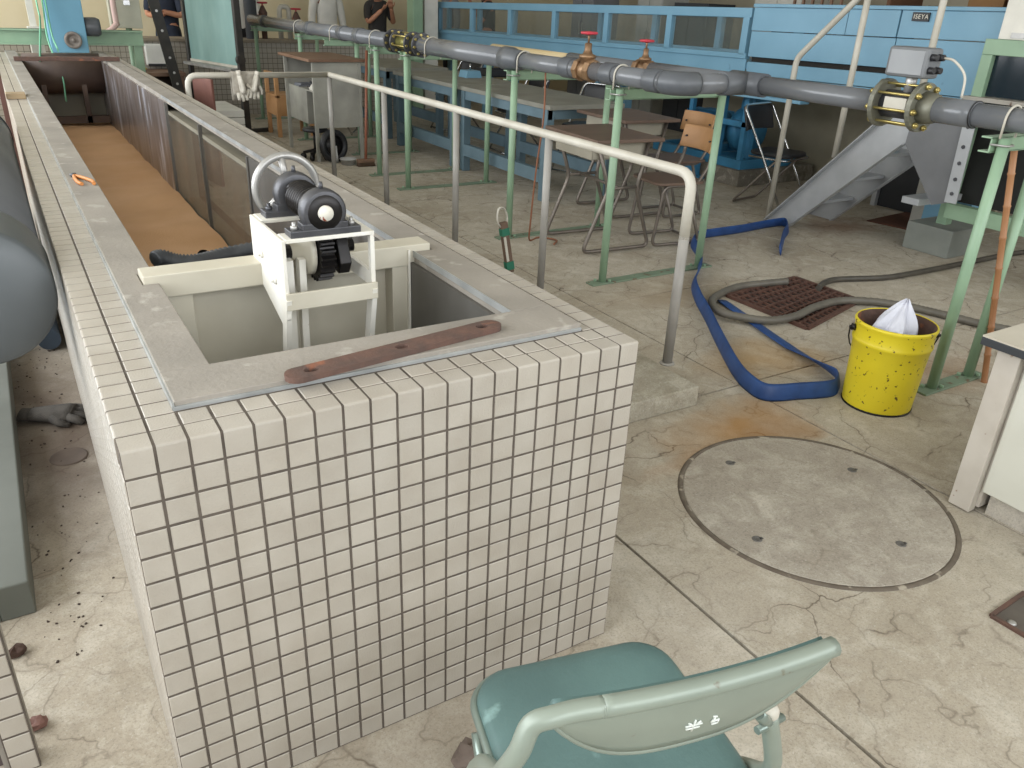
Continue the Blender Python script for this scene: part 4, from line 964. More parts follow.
# ------------------------------------------------------------------ left side: big pipe, plinth, glove, debris
PPx, PPz, PPr = -.185, .75, .158
BP = thing('large_grey_pipe', 'very large grey plastic pipe with end cap lying beside the tiled flume', 'pipe', (PPx, 2.3, PPz-PPr))
MB().cyl((PPx, 1.2, PPz), (PPx, 3.4, PPz), PPr, n=48).build('pipe_wall', mat('dull_grey_pipe', '#66686a', .45, c2='#5b5d60', scale=3), BP)
MB().lathe([(0, -.02), (PPr*.55, -.02), (PPr*.80, -.012), (PPr+.002, .0), (PPr+.010, .008), (PPr+.011, .03), (PPr+.011, .25), (PPr+.008, .262), (PPr, .265)], (PPx, .97, PPz), (0, 1, 0), 48).build('end_cap', mat('cap_grey', '#5b6063', .42, c2='#515659', scale=4), BP)
MB().lathe([(PPr+.001, 0), (PPr+.005, .002), (PPr+.005, .03), (PPr+.001, .032)], (PPx, 3.375, PPz), (0, 1, 0), 48).build('black_band', M_vinyl, BP)
for y in (2.7, 3.25):
    s = MB(); s.box(PPx-.08, PPx+.04, y-.05, y+.05, .10, PPz-PPr+.02); s.build('support_saddle', M_pvcd, BP)
LPn = thing('steel_plinth', 'low grey steel framed plinth with a white sheet under the large pipe', 'plinth', (-.5, 2, 0))
M_plg = mat('plinth_grey', '#6d7069', .55, .2, c2='#62655e', scale=4)
for x0, x1, y0, y1 in ((-.29, -.215, .75, 4.9), (-.9, -.825, .75, 4.9), (-.825, -.29, .75, .95), (-.825, -.29, 4.7, 4.9)): MB().box(x0, x1, y0, y1, 0, .10).build('frame_member', M_plg, LPn, bevel=.004)
MB().box(-.825, -.29, .95, 4.7, .03, .09).build('white_sheet', mat('white_sheet', '#dfe6ea', .5), LPn)
# second tiled block whose corner shows at the lower left
kx = PY(42, 768, .25).x
TB = thing('tiled_pier', 'narrow pier faced with one column of cream tiles beside the flume end', 'pier', (kx-.15, .27, 0))
for r in range(9):
    tm = MB(); tile_geo(tm, (kx-.025, .25, (r+.5)*P), -YA, XA, ZA); tm.build('tile', M_tile, TB)
MB().box(kx-.05, kx, .2516, .262, 0, .45).build('grout_bed', M_grout, TB)
MB().box(kx-.35, kx-.05, .29, .30, 0, .45).build('side_panel', mat('plum_shade_panel', '#5d5150', .7), TB)  # panel coloured dark to stand for the shaded space beside the wall end
MB().box(kx-.06, kx-.002, .262, .30, 0, .448).build('core', M_mort, TB)
# dark glove on the floor
gpos = PZ(57, 419); gpos.z = .024
glove(gpos, Matrix.Rotation(math.radians(160), 4, 'Z') @ Matrix.Rotation(PI/2, 4, 'Y') @ Matrix.Rotation(0, 4, 'Z'), 'dirty dark grey work glove lying on the floor beside the flume', mat('dirty_glove', '#4d4842', .95, c2='#3c3833', scale=30, bump=.8, bscale=300), 1.15)
one(MB().lathe([(0, .003), (.052, .003), (.056, .004), (.058, 0)], PZ(69, 457), n=28), 'small_floor_cover', mat('small_cover', '#584b40', .85, c2='#4c4037', scale=16), 'small round floor cover beside the flume near the dark glove', 'cover', PZ(69, 457))
def rock(p, r, nm, lab, m, cat):
    rn = random.Random(int(p.x*999)); mb = MB(); mb.sphere(p+V((0, 0, r*.5)), (r, r*.8, r*.6), 9, 6)
    for v_ in mb.v: v_ += (v_-p)*rn.uniform(-.22, .2); v_.z = max(v_.z, .0005)
    mb.sm = [False]*len(mb.sm); return one(mb, nm, m, lab, cat, p)
M_stone = mat('grey_stone', '#8d877c', .9, c2='#777166', scale=30)
rock(PZ(43, 253), .03, 'concrete_lump', 'grey concrete lump on the floor below the large pipe', M_stone, 'stone')
rock(PZ(470, 764), .045, 'stone_chip', 'brown flat stone chip on the floor beside the folding chair seat', mat('brown_chip', '#6f6259', .9, c2='#5d5149', scale=30), 'stone')
rock(PZ(17, 655), .022, 'brown_pebble', 'dark brown pebble between the steel plinth and the tiled pier', mat('brown_pebble', '#4d382e', .8), 'stone')
rock(PZ(38, 727), .022, 'reddish_pebble', 'reddish pebble by the foot of the tiled pier', mat('red_pebble', '#7d5a50', .7), 'stone')
rn = random.Random(11); M_crumb = mat('dark_crumbs', '#3d3029', .95)
cr = MB()
for k in range(170):
    y = rn.uniform(.5, 2.9); x = rn.gauss(-.13, .06) if rn.random() < .7 else rn.uniform(-.2, -.015)
    if not -.21 < x < -.008: continue
    r = rn.uniform(.001, .0032); cr.obox((x, y, r*.5), (r*2.2, r*1.5, r), ((math.cos(k), math.sin(k), 0), (-math.sin(k), math.cos(k), 0), (0, 0, 1)))
o = cr.build('floor_crumbs', M_crumb); stuff(o); tag(o, 'dark crumbs scattered on the floor strip beside the flume', 'debris')
# rubber roll and black sack behind the pipe
rl = V((-.055, 2.72, .05))
one(MB().tube([(-.06, 2.5, .055), (-.055, 3.3, .055)], .045, 18), 'rubber_roll', mat('blue_black_rubber', '#2f3b47', .6, c2='#27313b', scale=10), 'dark blue rolled rubber sheet on the floor between pipe and flume', 'roll', (-.06, 2.9, .01))
sk = MB(); sk.sphere((-.06, 3.75, .16), (.052, .38, .16), 16, 10)
rn = random.Random(5)
for v_ in sk.v: v_.x += rn.uniform(-.008, .008); v_.z = max(.001, v_.z+rn.uniform(-.015, .015))
one(sk, 'black_sack', mat('black_sack', '#1c1d20', .6), 'crumpled black sack between the large pipe and the flume', 'sack', (-.06, 3.75, 0))
# ------------------------------------------------------------------ short banded staff on the walkway
sf = PZ(510, 272, .085); sf.z = .085
SF = thing('banded_batten', 'short brown batten with green end bands and a white strap loop', 'batten', sf)
tp = PY(503, 222, sf.y+.02); dv = tp-sf
ax = ((1, 0, 0), (0, 1, 0), (0, 0, 1))
def bt(a, b, w, t): return MB().beam(sf+dv*a, sf+dv*b, w, t, (0, 1, 0))
bt(0, 1, .042, .03).build('batten', mat('dull_brown_wood', '#6e5848', .7, c2='#5d493b', scale=9), SF, bevel=.004)
M_gb = mat('green_band', '#1f6b52', .55); bt(.06, .22, .046, .034).build('band', M_gb, SF); bt(.74, .88, .046, .034).build('band', M_gb, SF)
MB().beam(sf+dv*.24+V((-.012, -.018, 0)), sf+dv*.72+V((-.012, -.018, 0)), .014, .004, (0, 1, 0)).build('white_label', M_railp, SF)
lp = [sf+dv*.92+V((.02, 0, 0)), sf+dv*1.05+V((.026, 0, .02)), sf+dv*1.2+V((.01, 0, .02)), sf+dv*1.2+V((-.02, 0, .015)), sf+dv*1.05+V((-.033, 0, 0)), sf+dv*.9+V((-.02, 0, 0))]
MB().tube(smooth(lp, 5), .006, 8, flat=(.5, 1.6)).build('strap_loop', M_railp, SF)
# ------------------------------------------------------------------ workbenches
def bench(y0, y1, x0, x1, lab, z=.735):
    B = thing('workbench', lab, 'workbench', ((x0+x1)/2, (y0+y1)/2, 0), 'blue workbenches below the glass flume')
    MB().box(x0-.012, x1+.03, y0-.03, y1+.02, z-.035, z).build('top', M_benchtop, B, bevel=.003)
    for x in (x0, x1-.07):
        for y in (y0+.02, y1-.09): MB().box(x, x+.07, y, y+.07, 0, z-.035).build('leg', M_bluebench, B, bevel=.003)
        MB().box(x, x+.05, y0+.09, y1-.09, .14, .24).build('stretcher', M_bluebench, B)
        MB().box(x+.01, x+.05, y0+.02, y1-.02, z-.11, z-.036).build('apron', M_bluebench, B)
    for y in (y0+.03, y1-.07): MB().box(x0+.07, x1-.07, y, y+.04, z-.11, z-.036).build('apron', M_bluebench, B)
    return B
bench(4.08, 5.52, 3.495, 4.17, 'faded blue workbench with grey top just behind the school desks')
bench(5.62, 6.95, 3.495, 4.17, 'faded blue workbench with grey top in the middle of the bench row')
bench(7.3, 8.6, 3.55, 4.25, 'faded blue workbench with grey top nearest the low tiled wall')
for k, (u, v, lab) in enumerate(((474, 78, 'blue sloping steel instrument base on the workbench'),)):
    c = PZ(u, v, .735); q = MB(); q.prism([(c.x-.09, c.y, .735), (c.x+.09, c.y, .735), (c.x+.07, c.y, .80), (c.x-.07, c.y, .80)], (0, .16, 0))
    t = thing('bench_instrument', lab, 'instrument', (c.x, c.y+.08, .735)); q.build('body', M_blue, t, bevel=.004)
    MB().cyl((c.x, c.y+.08, .80), (c.x, c.y+.08, .86), .008, n=8).build('spindle', M_chrome, t)
c = PZ(500, 77, .735)
tr = MB(); tr.box(c.x-.12, c.x+.2, c.y-.02, c.y+.30, .735, .742)
for a in ((c.x-.12, c.x-.11, c.y-.02, c.y+.3), (c.x+.19, c.x+.2, c.y-.02, c.y+.3), (c.x-.12, c.x+.2, c.y-.02, c.y-.01), (c.x-.12, c.x+.2, c.y+.29, c.y+.3)): tr.box(*a, .735, .80)
one(tr, 'instrument_tray', M_vinyl, 'black open tray on the workbench beside the blue instrument base', 'tray', (c.x, c.y, .735))
# cord hanging from the pipe to the floor
one(MB().tube(smooth([(2.74, 3.02, 1.06), (2.75, 3.03, .8), (2.73, 3.05, .5), (2.74, 3.1, .15), (2.78, 3.16, .012), (2.88, 3.2, .008), (2.95, 3.1, .008), (2.88, 3.02, .008)], 6), .006, 6), 'hanging_cord', mat('brown_cord', '#8a5a40', .7), 'thin brown cord hanging from the grey pipeline down to the floor', 'cord', (2.74, 3.1, .005))

# ------------------------------------------------------------------ school desks and chairs
def school_desk():
    D = thing('school_desk', 'x', 'desk', (0, 0, 0), 'brown topped school desks')
    w, d, h = .63, .49, .715     # long side along y
    MB().box(-d/2, d/2, -w/2, w/2, h-.022, h).build('desk_top', M_brown, D, bevel=.004)
    tr = MB(); tr.box(-d/2+.03, d/2-.05, -w/2+.1, w/2-.1, h-.13, h-.122); tr.box(-d/2+.03, -d/2+.038, -w/2+.1, w/2-.1, h-.13, h-.024)
    for y in (-w/2+.1, w/2-.108): tr.box(-d/2+.03, d/2-.05, y, y+.008, h-.13, h-.024)
    tr.build('book_tray', mat('tray_beige', '#a39c8c', .5, .2), D)
    for y in (-w/2+.08, w/2-.08):
        MB().tube(fillet([(-d/2+.06, y, h-.03), (-d/2+.16, y, .40), (-d/2-.0, y, .02), (d/2+.02, y, .02), (d/2-.12, y, .40), (d/2-.06, y, h-.03)], .05), .0125, 10).build('leg_frame', M_tubeg, D)
        MB().tube([(-d/2+.14, y, .41), (d/2-.12, y, .41)], .010, 8).build('side_tie', M_tubeg, D)
    MB().tube([(.0, -w/2+.08, .41), (.0, w/2-.08, .41)], .010, 8).build('long_tie', M_tubeg, D)
    return D
d1 = school_desk(); d1.location = (3.17, 2.97, 0); d1.rotation_euler = (0, 0, math.radians(-4)); d1['label'] = 'brown topped school desk between the two near pipe stands'
dup(d1, (3.9, 3.64, 0), math.radians(-3), 'brown topped school desk pushed against the near end of the blue workbench')
def school_chair():
    C_ = thing('school_chair', 'x', 'chair', (0, 0, 0), 'school chairs with plywood backs')
    # faces -x
    sp = rrect(.38, .36, .07, 5); MB().prism([(x, y, .41) for x, y in sp], (0, 0, .016)).build('seat', M_brown, C_, bevel=.003)
    def bf(a, b):
        u = a*2-1; return V((.19+.045*(1-u*u)+(b-.5)*.03, .17*u, .60+.14*b))
    pl = []; g = MB(); g.grid(bf, 13, 5); bo = g.build('backrest', M_orange, C_, solid=.012, bevel=.004)
    rv = MB()
    for y in (-.13, .13): rv.cyl((.20, y, .67), (.188, y, .67), .006, n=8)
    rv.build('rivets', M_iron, bo)
    for y in (-.15, .15):
        MB().tube(fillet([(.225, y*.9, .72), (.20, y, .52), (.12, y, .40), (-.12, y, .40), (-.17, y, .02), (.20, y, .02), (.06, y, .40)], .045), .011, 10).build('leg_frame', M_tubeg, C_)
    for x in (-.10, .09): MB().tube([(x, -.15, .395), (x, .15, .395)], .009, 8).build('seat_tie', M_tubeg, C_)
    MB().tube([(.19, -.15, .02), (.19, .15, .02)], .010, 8).build('floor_tie', M_tubeg, C_)
    return C_
c1 = school_chair(); c1.location = (3.63, 2.83, 0); c1.rotation_euler = (0, 0, math.radians(-8)); c1['label'] = 'school chair with orange plywood back beside the desk between pipe stands'
dup(c1, (4.2, 3.42, 0), math.radians(-2), 'school chair with orange plywood back by the desk against the workbench')

# ------------------------------------------------------------------ black folding chairs
def black_chair():
    C_ = thing('black_folding_chair', 'x', 'chair', (0, 0, 0), 'black folding chairs with chrome tube legs')
    # faces -y
    MB().prism([(x, y-.02, .41) for x, y in rrect(.38, .36, .1, 6)], (0, 0, .03)).build('seat', M_vinyl, C_, bevel=.01)
    def bf(a, b):
        u = a*2-1; return V((.20*u, .20+.05*(1-u*u)+(b-.5)*.05, .58+.18*b))
    g = MB(); g.grid(bf, 13, 5); g.build('backrest', M_vinyl, C_, solid=.02, bevel=.005)
    MB().tube(fillet([(-.205, -.24, .012), (-.205, .0, .42), (-.205, .225, .77), (.205, .225, .77), (.205, .0, .42), (.205, -.24, .012)], .06), .0105, 10).build('front_frame', M_chrome, C_)
    MB().tube(fillet([(-.18, -.12, .40), (-.18, .22, .014), (.18, .22, .014), (.18, -.12, .40)], .04), .010, 10).build('rear_frame', M_tubeg, C_)
    MB().tube(fillet([(-.2, .12, .40), (-.2, -.2, .40), (.2, -.2, .40), (.2, .12, .40)], .06), .008, 8).build('seat_rail', M_chrome, C_)
    MB().tube([(-.2, -.24, .03), (.2, -.24, .03)], .008, 8).build('front_tie', M_chrome, C_)
    return C_
b1 = black_chair(); b1.location = (5.2, 3.32, 0); b1.rotation_euler = (0, 0, math.radians(12)); b1['label'] = 'black folding chair standing at the foot of the steel stair'
for (x, y, rz, lab) in ((4.55, 5.0, -70, 'black folding chair behind the workbench just past the school desks'), (4.5, 6.1, -95, 'black folding chair behind the middle workbench'), (4.62, 7.7, -80, 'black folding chair behind the workbench nearest the tiled wall'), (3.15, 7.9, 60, 'black folding chair between the grey desk and the low tiled wall')):
    dup(b1, (x, y, 0), math.radians(rz), lab)
# red basin, dark shade box and boards under the flume
one(MB().lathe([(0, 0), (.09, 0), (.10, .12), (.095, .125), (.085, .02), (0, .015)], (5.75, 3.3, 0), n=20), 'red_basin', mat('red_plastic', '#b03a2c', .5), 'small red plastic basin on the floor under the blue flume', 'basin', (5.75, 3.3, 0))
eq = thing('dark_shade_box', 'dark box with pale frame, added for the shaded space under the blue flume', 'cabinet', (6.3, 2.75, 0))  # added box, its dark colour stands for the darkness behind the frame
MB().box(6.14, 6.5, 2.5, 3.0, .0, .76).build('body', mat('shade_box_dark', '#26272a', .6), eq, bevel=.005)
for y in (2.5, 2.96): MB().box(6.1, 6.14, y, y+.04, 0, .76).build('frame_post', M_steel, eq)
wbx = MB().box(5.7, 6.0, 2.25, 2.37, .0, .62); one(wbx, 'white_side_board', mat('pale_board', '#b9b6ac', .6), 'pale board standing on edge beneath the blue inlet box', 'board', (5.85, 2.3, 0), bevel=.003)
one(MB().box(6.55, 6.6, 2.2, 5.6, 0, .9), 'partition_panel', mat('olive_partition', '#958d78', .8), 'low olive partition panel behind the pump under the flume', 'partition', (6.57, 3.9, 0))

# ------------------------------------------------------------------ grey steel desk, stool, broom
DK = thing('steel_desk', 'tall grey steel desk with brown top and open kneehole beyond the hand rail', 'desk', (2.62, 6.7, 0))
M_dg = mat('desk_grey', '#a09e93', .5, .1, c2='#84827a', scale=4)
dx0, dx1, dy0, dy1, dz_ = 2.40, 2.86, 6.26, 7.12, .87
MB().box(dx0-.04, dx1+.03, dy0-.03, dy1+.03, dz_, dz_+.025).build('top', M_wood, DK, bevel=.003)
MB().box(dx0+.031, dx1-.031, dy0+.004, dy0+.02, .30, dz_-.001).build('end_panel', M_dg, DK)
MB().box(dx1-.02, dx1-.004, dy0+.031, dy1-.031, .30, dz_-.001).build('modesty_panel', M_dg, DK)
MB().box(dx0+.02, dx1-.02, dy1-.02, dy1, .30, dz_).build('end_panel', M_dg, DK)
MB().box(dx0+.03, dx1-.02, dy0+.3, dy1-.02, .30, .60).build('drawer_unit', M_dg, DK, bevel=.002)
MB().box(dx0+.03, dx1-.02, dy0+.02, dy1-.02, .60, .612).build('shelf', M_dg, DK)
for x in (dx0, dx1-.03):
    for y in (dy0, dy1-.03): MB().box(x, x+.03, y, y+.03, 0, dz_).build('leg', M_dg, DK)
rn = random.Random(4)
for k, (cc, lab) in enumerate((('#cfcabd', 'pile of loose white paper on the steel desk shelf'), ('#3b3a3a', 'black cable bundle on the steel desk shelf'), ('#6e7075', 'grey tool case on the steel desk shelf'))):
    y = dy0+.15+k*.22; x = dx0+.12; q = MB()
    if k == 1:
        for j in range(4): q.tube(circle((x+.02*j, y, .63+.01*j), .05+.008*j, (.2*j, .1, 1), 16), .007, 6, closed=True)
    else:
        for j in range(4 if k == 0 else 2): q.obox((x+rn.uniform(-.01, .01), y, .62+j*.014), (.16, .14-.02*j, .014), ((math.cos(j*.2), math.sin(j*.2), 0), (-math.sin(j*.2), math.cos(j*.2), 0), (0, 0, 1)))
    one(q, ('paper_pile', 'cable_bundle', 'tool_case')[k], mat('shelf_item_%d' % k, cc, .7), lab, ('paper', 'cable', 'case')[k], (x, y, .612))
WH = thing('floor_fan', 'round black floor fan standing under the steel desk end', 'fan', (2.52, 6.2, 0))
wc = V((2.54, 6.2, .15)); wa = V((.25, -1, .1)).normalized()
MB().tube(circle(wc, .118, wa, 32), .032, 10, closed=True).build('fan_ring', M_vinyl, WH)
MB().lathe([(0, -.012), (.10, -.012), (.10, .012), (.03, .02), (0, .02)], wc, wa, 28).build('fan_disc', M_black, WH)
MB().beam(wc+wa*.03, wc+wa*.05+V((0, 0, -.15)), .02, .008, (0, 1, 0)).build('fan_bracket', M_alu, WH)
bs = V((2.62, 6.05, 0))
one(MB().lathe([(0, .004), (.06, .004), (.075, .05), (.08, .054), (.076, .058), (.066, .01), (0, .008)], bs, n=24), 'white_basin', mat('grey_white_plastic', '#b5b4b0', .5), 'small grey white basin on the floor by the black fan', 'basin', bs)
CS = thing('castor_stool', 'dark stool on castors pushed into the kneehole of the steel desk', 'stool', (2.44, 6.41, 0))
for k in range(5):
    q = 2*PI*k/5+.3; e = V((2.44+.12*math.cos(q), 6.41+.12*math.sin(q), .06)); MB().beam((2.44, 6.41, .09), e, .03, .025).build('base_arm', M_black, CS)
    MB().lathe([(0, -.015), (.03, -.015), (.03, .015), (0, .015)], e-V((0, 0, .03)), (math.sin(q), -math.cos(q), 0), 14).build('castor', M_black, CS)
MB().cyl((2.44, 6.41, .08), (2.44, 6.41, .26), .022, n=12).build('column', M_black, CS)
MB().lathe([(0, 0), (.11, 0), (.12, .012), (.11, .03), (0, .034)], (2.44, 6.41, .255), n=24).build('seat', M_vinyl, CS)
bh = PZ(366, 166); bh.z = 0
BR = thing('push_broom', 'push broom with red brown handle leaning on the steel desk', 'broom', bh)
MB().box(bh.x-.08, bh.x+.08, bh.y-.03, bh.y+.03, .035, .065).build('broom_head', M_wood, BR, bevel=.006)
br = MB()
for i in range(14):
    for j in range(4): br.cyl((bh.x-.072+i*.011, bh.y-.02+j*.013, .04), (bh.x-.076+i*.0117, bh.y-.026+j*.017, 0), .005, .006, 5)
stuff(br.build('bristles', mat('bristles', '#5e4a3a', .9), BR))
MB().cyl((bh.x, bh.y, .05), (2.905, 6.22, .97), .013, n=10).build('handle', mat('red_brown_handle', '#8d5741', .55), BR)
WC = thing('wooden_chair', 'light wooden chair with slatted open back beyond the hand rail end', 'chair', (2.45, 7.9, 0))
wx, wy = 2.47, 7.72
for x in (wx, wx+.36):
    for y in (wy, wy+.36): MB().box(x, x+.04, y, y+.04, 0, .62 if x == wx else .42).build('leg', M_orange, WC, bevel=.003)
MB().box(wx, wx+.40, wy, wy+.40, .40, .43).build('seat', M_orange, WC, bevel=.004)
MB().box(wx+.002, wx+.03, wy+.04, wy+.36, .22, .40).build('side_panel', M_orange, WC); MB().box(wx+.04, wx+.36, wy+.002, wy+.03, .22, .40).build('side_panel', M_orange, WC)
MB().box(wx+.002, wx+.035, wy+.0, wy+.4, .60, .65).build('back_rail', M_orange, WC, bevel=.003)

# ------------------------------------------------------------------ chalkboard on stand and things by the low wall
ft = PZ(248, 133); ft.z = 0; yL = 9.25; lp = PY(190, 57, yL); lf0 = V((lp.x, yL, 0)); zlo = (PY(237, 70, ft.y).z+lp.z)/2
BB = thing('chalkboard', 'faded green chalkboard in a black steel stand beside the flume', 'chalkboard', (ft+lf0)/2)
bd = (lf0-ft).normalized(); bn = V((-bd.y, bd.x, 0))      # along the board, towards the flume
pA, pB = ft+bd*.05, lf0-bd*.03
up = lambda p, z: V((p.x, p.y, z))
MB().prism([up(pA, zlo), up(pB, zlo), up(pB, 2.1), up(pA, 2.1)], bn*-.02).build('writing_surface', mat('chalk_green', '#6c8d87', .8, c2='#86a39d', scale=3, detail=8, stretch=(1, 1, .4)), BB)
M_bs = mat('black_stand', '#2b2927', .55, c2='#38342f', scale=12)
for p_, w_ in ((ft, .07), (lf0, .05)):
    MB().beam(p_, up(p_, 2.2), w_, .05, bd).build('post', M_bs, BB, bevel=.003)
    MB().beam(p_-bn*.3+V((0, 0, .02)), p_+bn*.3+V((0, 0, .02)), .05, .04).build('foot', M_bs, BB)
MB().beam(up(pA, zlo-.03)+bn*.05, up(pB, zlo-.03)+bn*.05, .1, .03).build('chalk_tray', M_alu, BB)
MB().beam(up(pA, zlo)+bn*.004, up(pB, zlo)+bn*.004, .02, .025).build('bottom_rail', M_railp, BB)
q = up(ft, zlo+.08); MB().cyl(q+bn*.03-bd*.03, q+bn*.03-bd*.07, .05, n=14).build('pivot_knob', M_bs, BB)
lf = PY(176, 80, 9.0); lt_ = PY(153, 0, 8.9)
SL = thing('steel_prop', 'black perforated steel upright leaning beside the chalkboard stand', 'prop', (lf.x+.1, 9.0, 0))
dv = (lf-lt_).normalized(); foot = lf+dv*(lf.z/-dv.z); head = lt_-dv*.7
MB().beam(foot, head, .11, .04, (0, 1, 0)).build('angle_bar', M_bs, SL, bevel=.003)
for t in (.22, .28, .36, .5, .6): p = foot.lerp(head, t); MB().cyl(p+V((0, -.022, 0)), p+V((0, -.03, 0)), .014, n=8).build('bolt', M_alu, SL)
M_wb = mat('white_foam', '#d6d4cc', .7)
for k in range(4):
    one(MB().box(1.72, 2.12, 7.7, 8.5, k*.075, k*.075+.07), 'foam_slab', M_wb, ('white foam slab lowest in the pile under the chalkboard', 'white foam slab second from the floor in the pile under the chalkboard', 'white foam slab third from the floor in the pile under the chalkboard', 'white foam slab topmost in the pile under the chalkboard')[k], 'slab', (1.92, 8.1, k*.075), 'white foam slabs piled under the chalkboard', bevel=.004)
WT = thing('wooden_box_table', 'dark open wooden box table against the low tiled wall', 'table', (1.45, 9.35, 0))
MB().box(1.05, 1.85, 9.1, 9.58, .5, .54).build('top', M_wood, WT, bevel=.003)
for x in (1.07, 1.78): MB().box(x, x+.05, 9.12, 9.56, 0, .5).build('side_board', M_wood, WT)
MB().box(1.12, 1.78, 9.5, 9.55, 0, .5).build('back_board', mat('dark_brown_board', '#3a2a20', .7), WT); MB().box(1.12, 1.78, 9.14, 9.5, .2, .23).build('shelf', M_wood, WT)
p = PY(157, 54, 9.57)
PT = thing('paper_towel_holder', 'white paper towel holder fixed to the low tiled wall', 'towel holder', (p.x, 9.55, p.z-.08))
MB().box(p.x-.13, p.x+.13, 9.50, 9.599, p.z-.12, p.z+.11).build('case', mat('holder_white', '#e6e4dd', .5), PT, bevel=.012); MB().box(p.x-.12, p.x+.12, 9.495, 9.5, p.z-.13, p.z-.10).build('paper_slot', M_vinyl, PT)
yc = MB(); yc.sphere((1.32, 9.3, .568), (.16, .12, .028), 12, 6)
one(yc, 'yellow_cloth', mat('yellow_cloth', '#d8cc6a', .8), 'folded yellow cloth on the wooden box table', 'cloth', (1.32, 9.3, .54))
bpn = PZ(207, 108, .25)
one(MB().obox((1.32, 5.62, .41), (.02, .42, .80), ((1, .12, 0), (-.12, 1, 0), (.0, 0, 1))), 'brown_board', mat('red_brown_board', '#7a5044', .6, c2='#6a4238', scale=5), 'reddish brown board with pale edge standing behind the rail end', 'board', (1.32, 5.62, .0), bevel=.004)
# far wall plumbing
def tap(x, y, z0, z1, lab, m=M_rust):
    T = thing('water_valve', lab, 'valve', (x, y, z0))
    b = MB(); b.cyl((x, y, z0), (x, y, z1), .035, n=12); b.lathe([(0, 0), (.05, 0), (.055, .04), (.03, .09), (.015, .12), (0, .12)], (x, y, z1), n=14); b.build('valve_body', m, T)
    hw = MB(); hw.tube(circle((x, y, z1+.15), .055, (0, 0, 1), 16), .011, 8, closed=True); hw.cyl((x, y, z1+.1), (x, y, z1+.16), .010, n=8); hw.beam((x-.05, y, z1+.15), (x+.05, y, z1+.15), .012, .01); hw.beam((x, y-.05, z1+.15), (x, y+.05, z1+.15), .012, .01); hw.build('red_handwheel', M_red, T)
a = PY(265, 38, 9.8); tap(a.x, 9.8, .875, PY(265, 16, 9.8).z, 'brown iron valve with red handwheel on the ledge, nearest the chalkboard')
a = PY(298, 36, 9.8); tap(a.x, 9.82, .875, PY(295, 22, 9.8).z, 'brown iron valve with red handwheel on the ledge, beside the looped white pipe')
a = PY(286, 36, 9.85)
one(MB().tube(fillet([(a.x-.06, 9.86, .875), (a.x-.06, 9.86, 1.25), (a.x+.06, 9.86, 1.25), (a.x+.06, 9.86, .875)], .055), .032, 12), 'looped_pipe', M_railp, 'white upside down U shaped pipe standing on the ledge', 'pipe', (a.x, 9.86, .875))
a = PY(252, 30, 9.78); one(MB().cyl((a.x, 9.78, .876), (a.x, 9.78, 3.6), .075, n=20), 'grey_down_pipe', M_pvcd, 'thick grey vertical down pipe rising from the ledge to the ceiling', 'pipe', (a.x, 9.78, .876))
rn = random.Random(9)
a = PY(360, 42, 9.8)
for k in range(3): one(MB().tube(smooth([(a.x-.35+.1*k, 9.72+.05*k, .885), (a.x-.05, 9.75+.04*k, .89), (a.x+.25+.08*k, 9.7+.05*k, .885)], 4), .010, 8), 'metal_rod', M_alu, ('thin pale metal rod lying on the stone ledge, front of the three', 'thin pale metal rod lying on the stone ledge between two others', 'thin pale metal rod lying on the stone ledge, rearmost of the three')[k], 'rod', (a.x, 9.75, .875), 'thin rods lying on the ledge')

# ------------------------------------------------------------------ blue tower and inlet gear at the far end of the flume
TW = thing('blue_gear_tower', 'blue steel gear housing tower with grey pulley standing on the far flume end', 'gear tower', (.64, 8.1, .8))
a, b = PY(53, 54, 8.0), PY(90, 54, 8.0); c = PY(82, 0, 8.0)
x0, x1 = a.x, b.x
MB().prism([(x0, 8.0, .815), (x1, 8.0, .815), (x1-.0, 8.0, 2.1), (x0+.0, 8.0, 2.1)], (0, .22, 0)).build('housing', mat('tower_blue', '#6a9db5', .5, c2='#6294ac', scale=3), TW, bevel=.006)
a = PY(73, 40, 7.99)
MB().lathe([(0, .06), (.015, .06), (.015, .03), (.044, .03), (.048, .045), (.07, .045), (.075, .04), (.075, .0), (0, 0)], (a.x, 7.998, a.z), (0, -1, 0), 28).build('pulley', mat('pulley_iron', '#8d857d', .6, .3, c2='#7a716a', scale=20), TW)
a = PY(94, 27, 8.1)
MB().lathe([(0, 0), (.075, 0), (.085, .03), (.085, .12), (.07, .15), (0, .155)], (x1-.01, 8.12, a.z), (1, 0, 0), 24).build('motor', M_pvcd, TW)
GB = MB().box(-1.0, 1.35, 8.42, 8.5, .86, 1.0); GB.box(-1.0, 1.35, 8.38, 8.54, .985, 1.0); GB.box(-1.0, 1.35, 8.38, 8.54, .86, .875)
for x in (-.95, 1.25): GB.box(x, x+.08, 8.42, 8.5, 0, .86)
one(GB, 'green_steel_beam', M_green, 'pale green steel beam on two legs behind the blue gear tower', 'beam', (.2, 8.46, 0))
M_str = mat('green_strap', '#7fc4a0', .6)
for pts, lab in ((((36, 0), (40, 20), (40, 62)), 'green hanging strap with a straight drop beside the gear tower'), (((42, 0), (48, 40), (62, 75), (66, 100)), 'green strap slanting down into the flume past the gear tower'), (((45, 0), (52, 35), (58, 50)), 'pale green strap end hanging against the gear tower')):
    pp = [PY(u, v, 7.82 - .25*i) for i, (u, v) in enumerate(pts)]
    top_ = pp[0]+(pp[0]-pp[1]).normalized()*1.2
    top_.z = max(top_.z, 2.3)
    one(MB().tube(smooth([top_]+pp, 6), .017, 8, flat=(1.3, .4)), 'lifting_strap', M_str, lab, 'strap', pp[-1])
p = PY(128, 14, 8.85)
CBX = thing('control_box', 'beige electrical control box on a green post beyond the flume', 'control box', (p.x, 8.85, 0))
a, b = PY(112, 28, 8.85), PY(143, 27, 8.85)
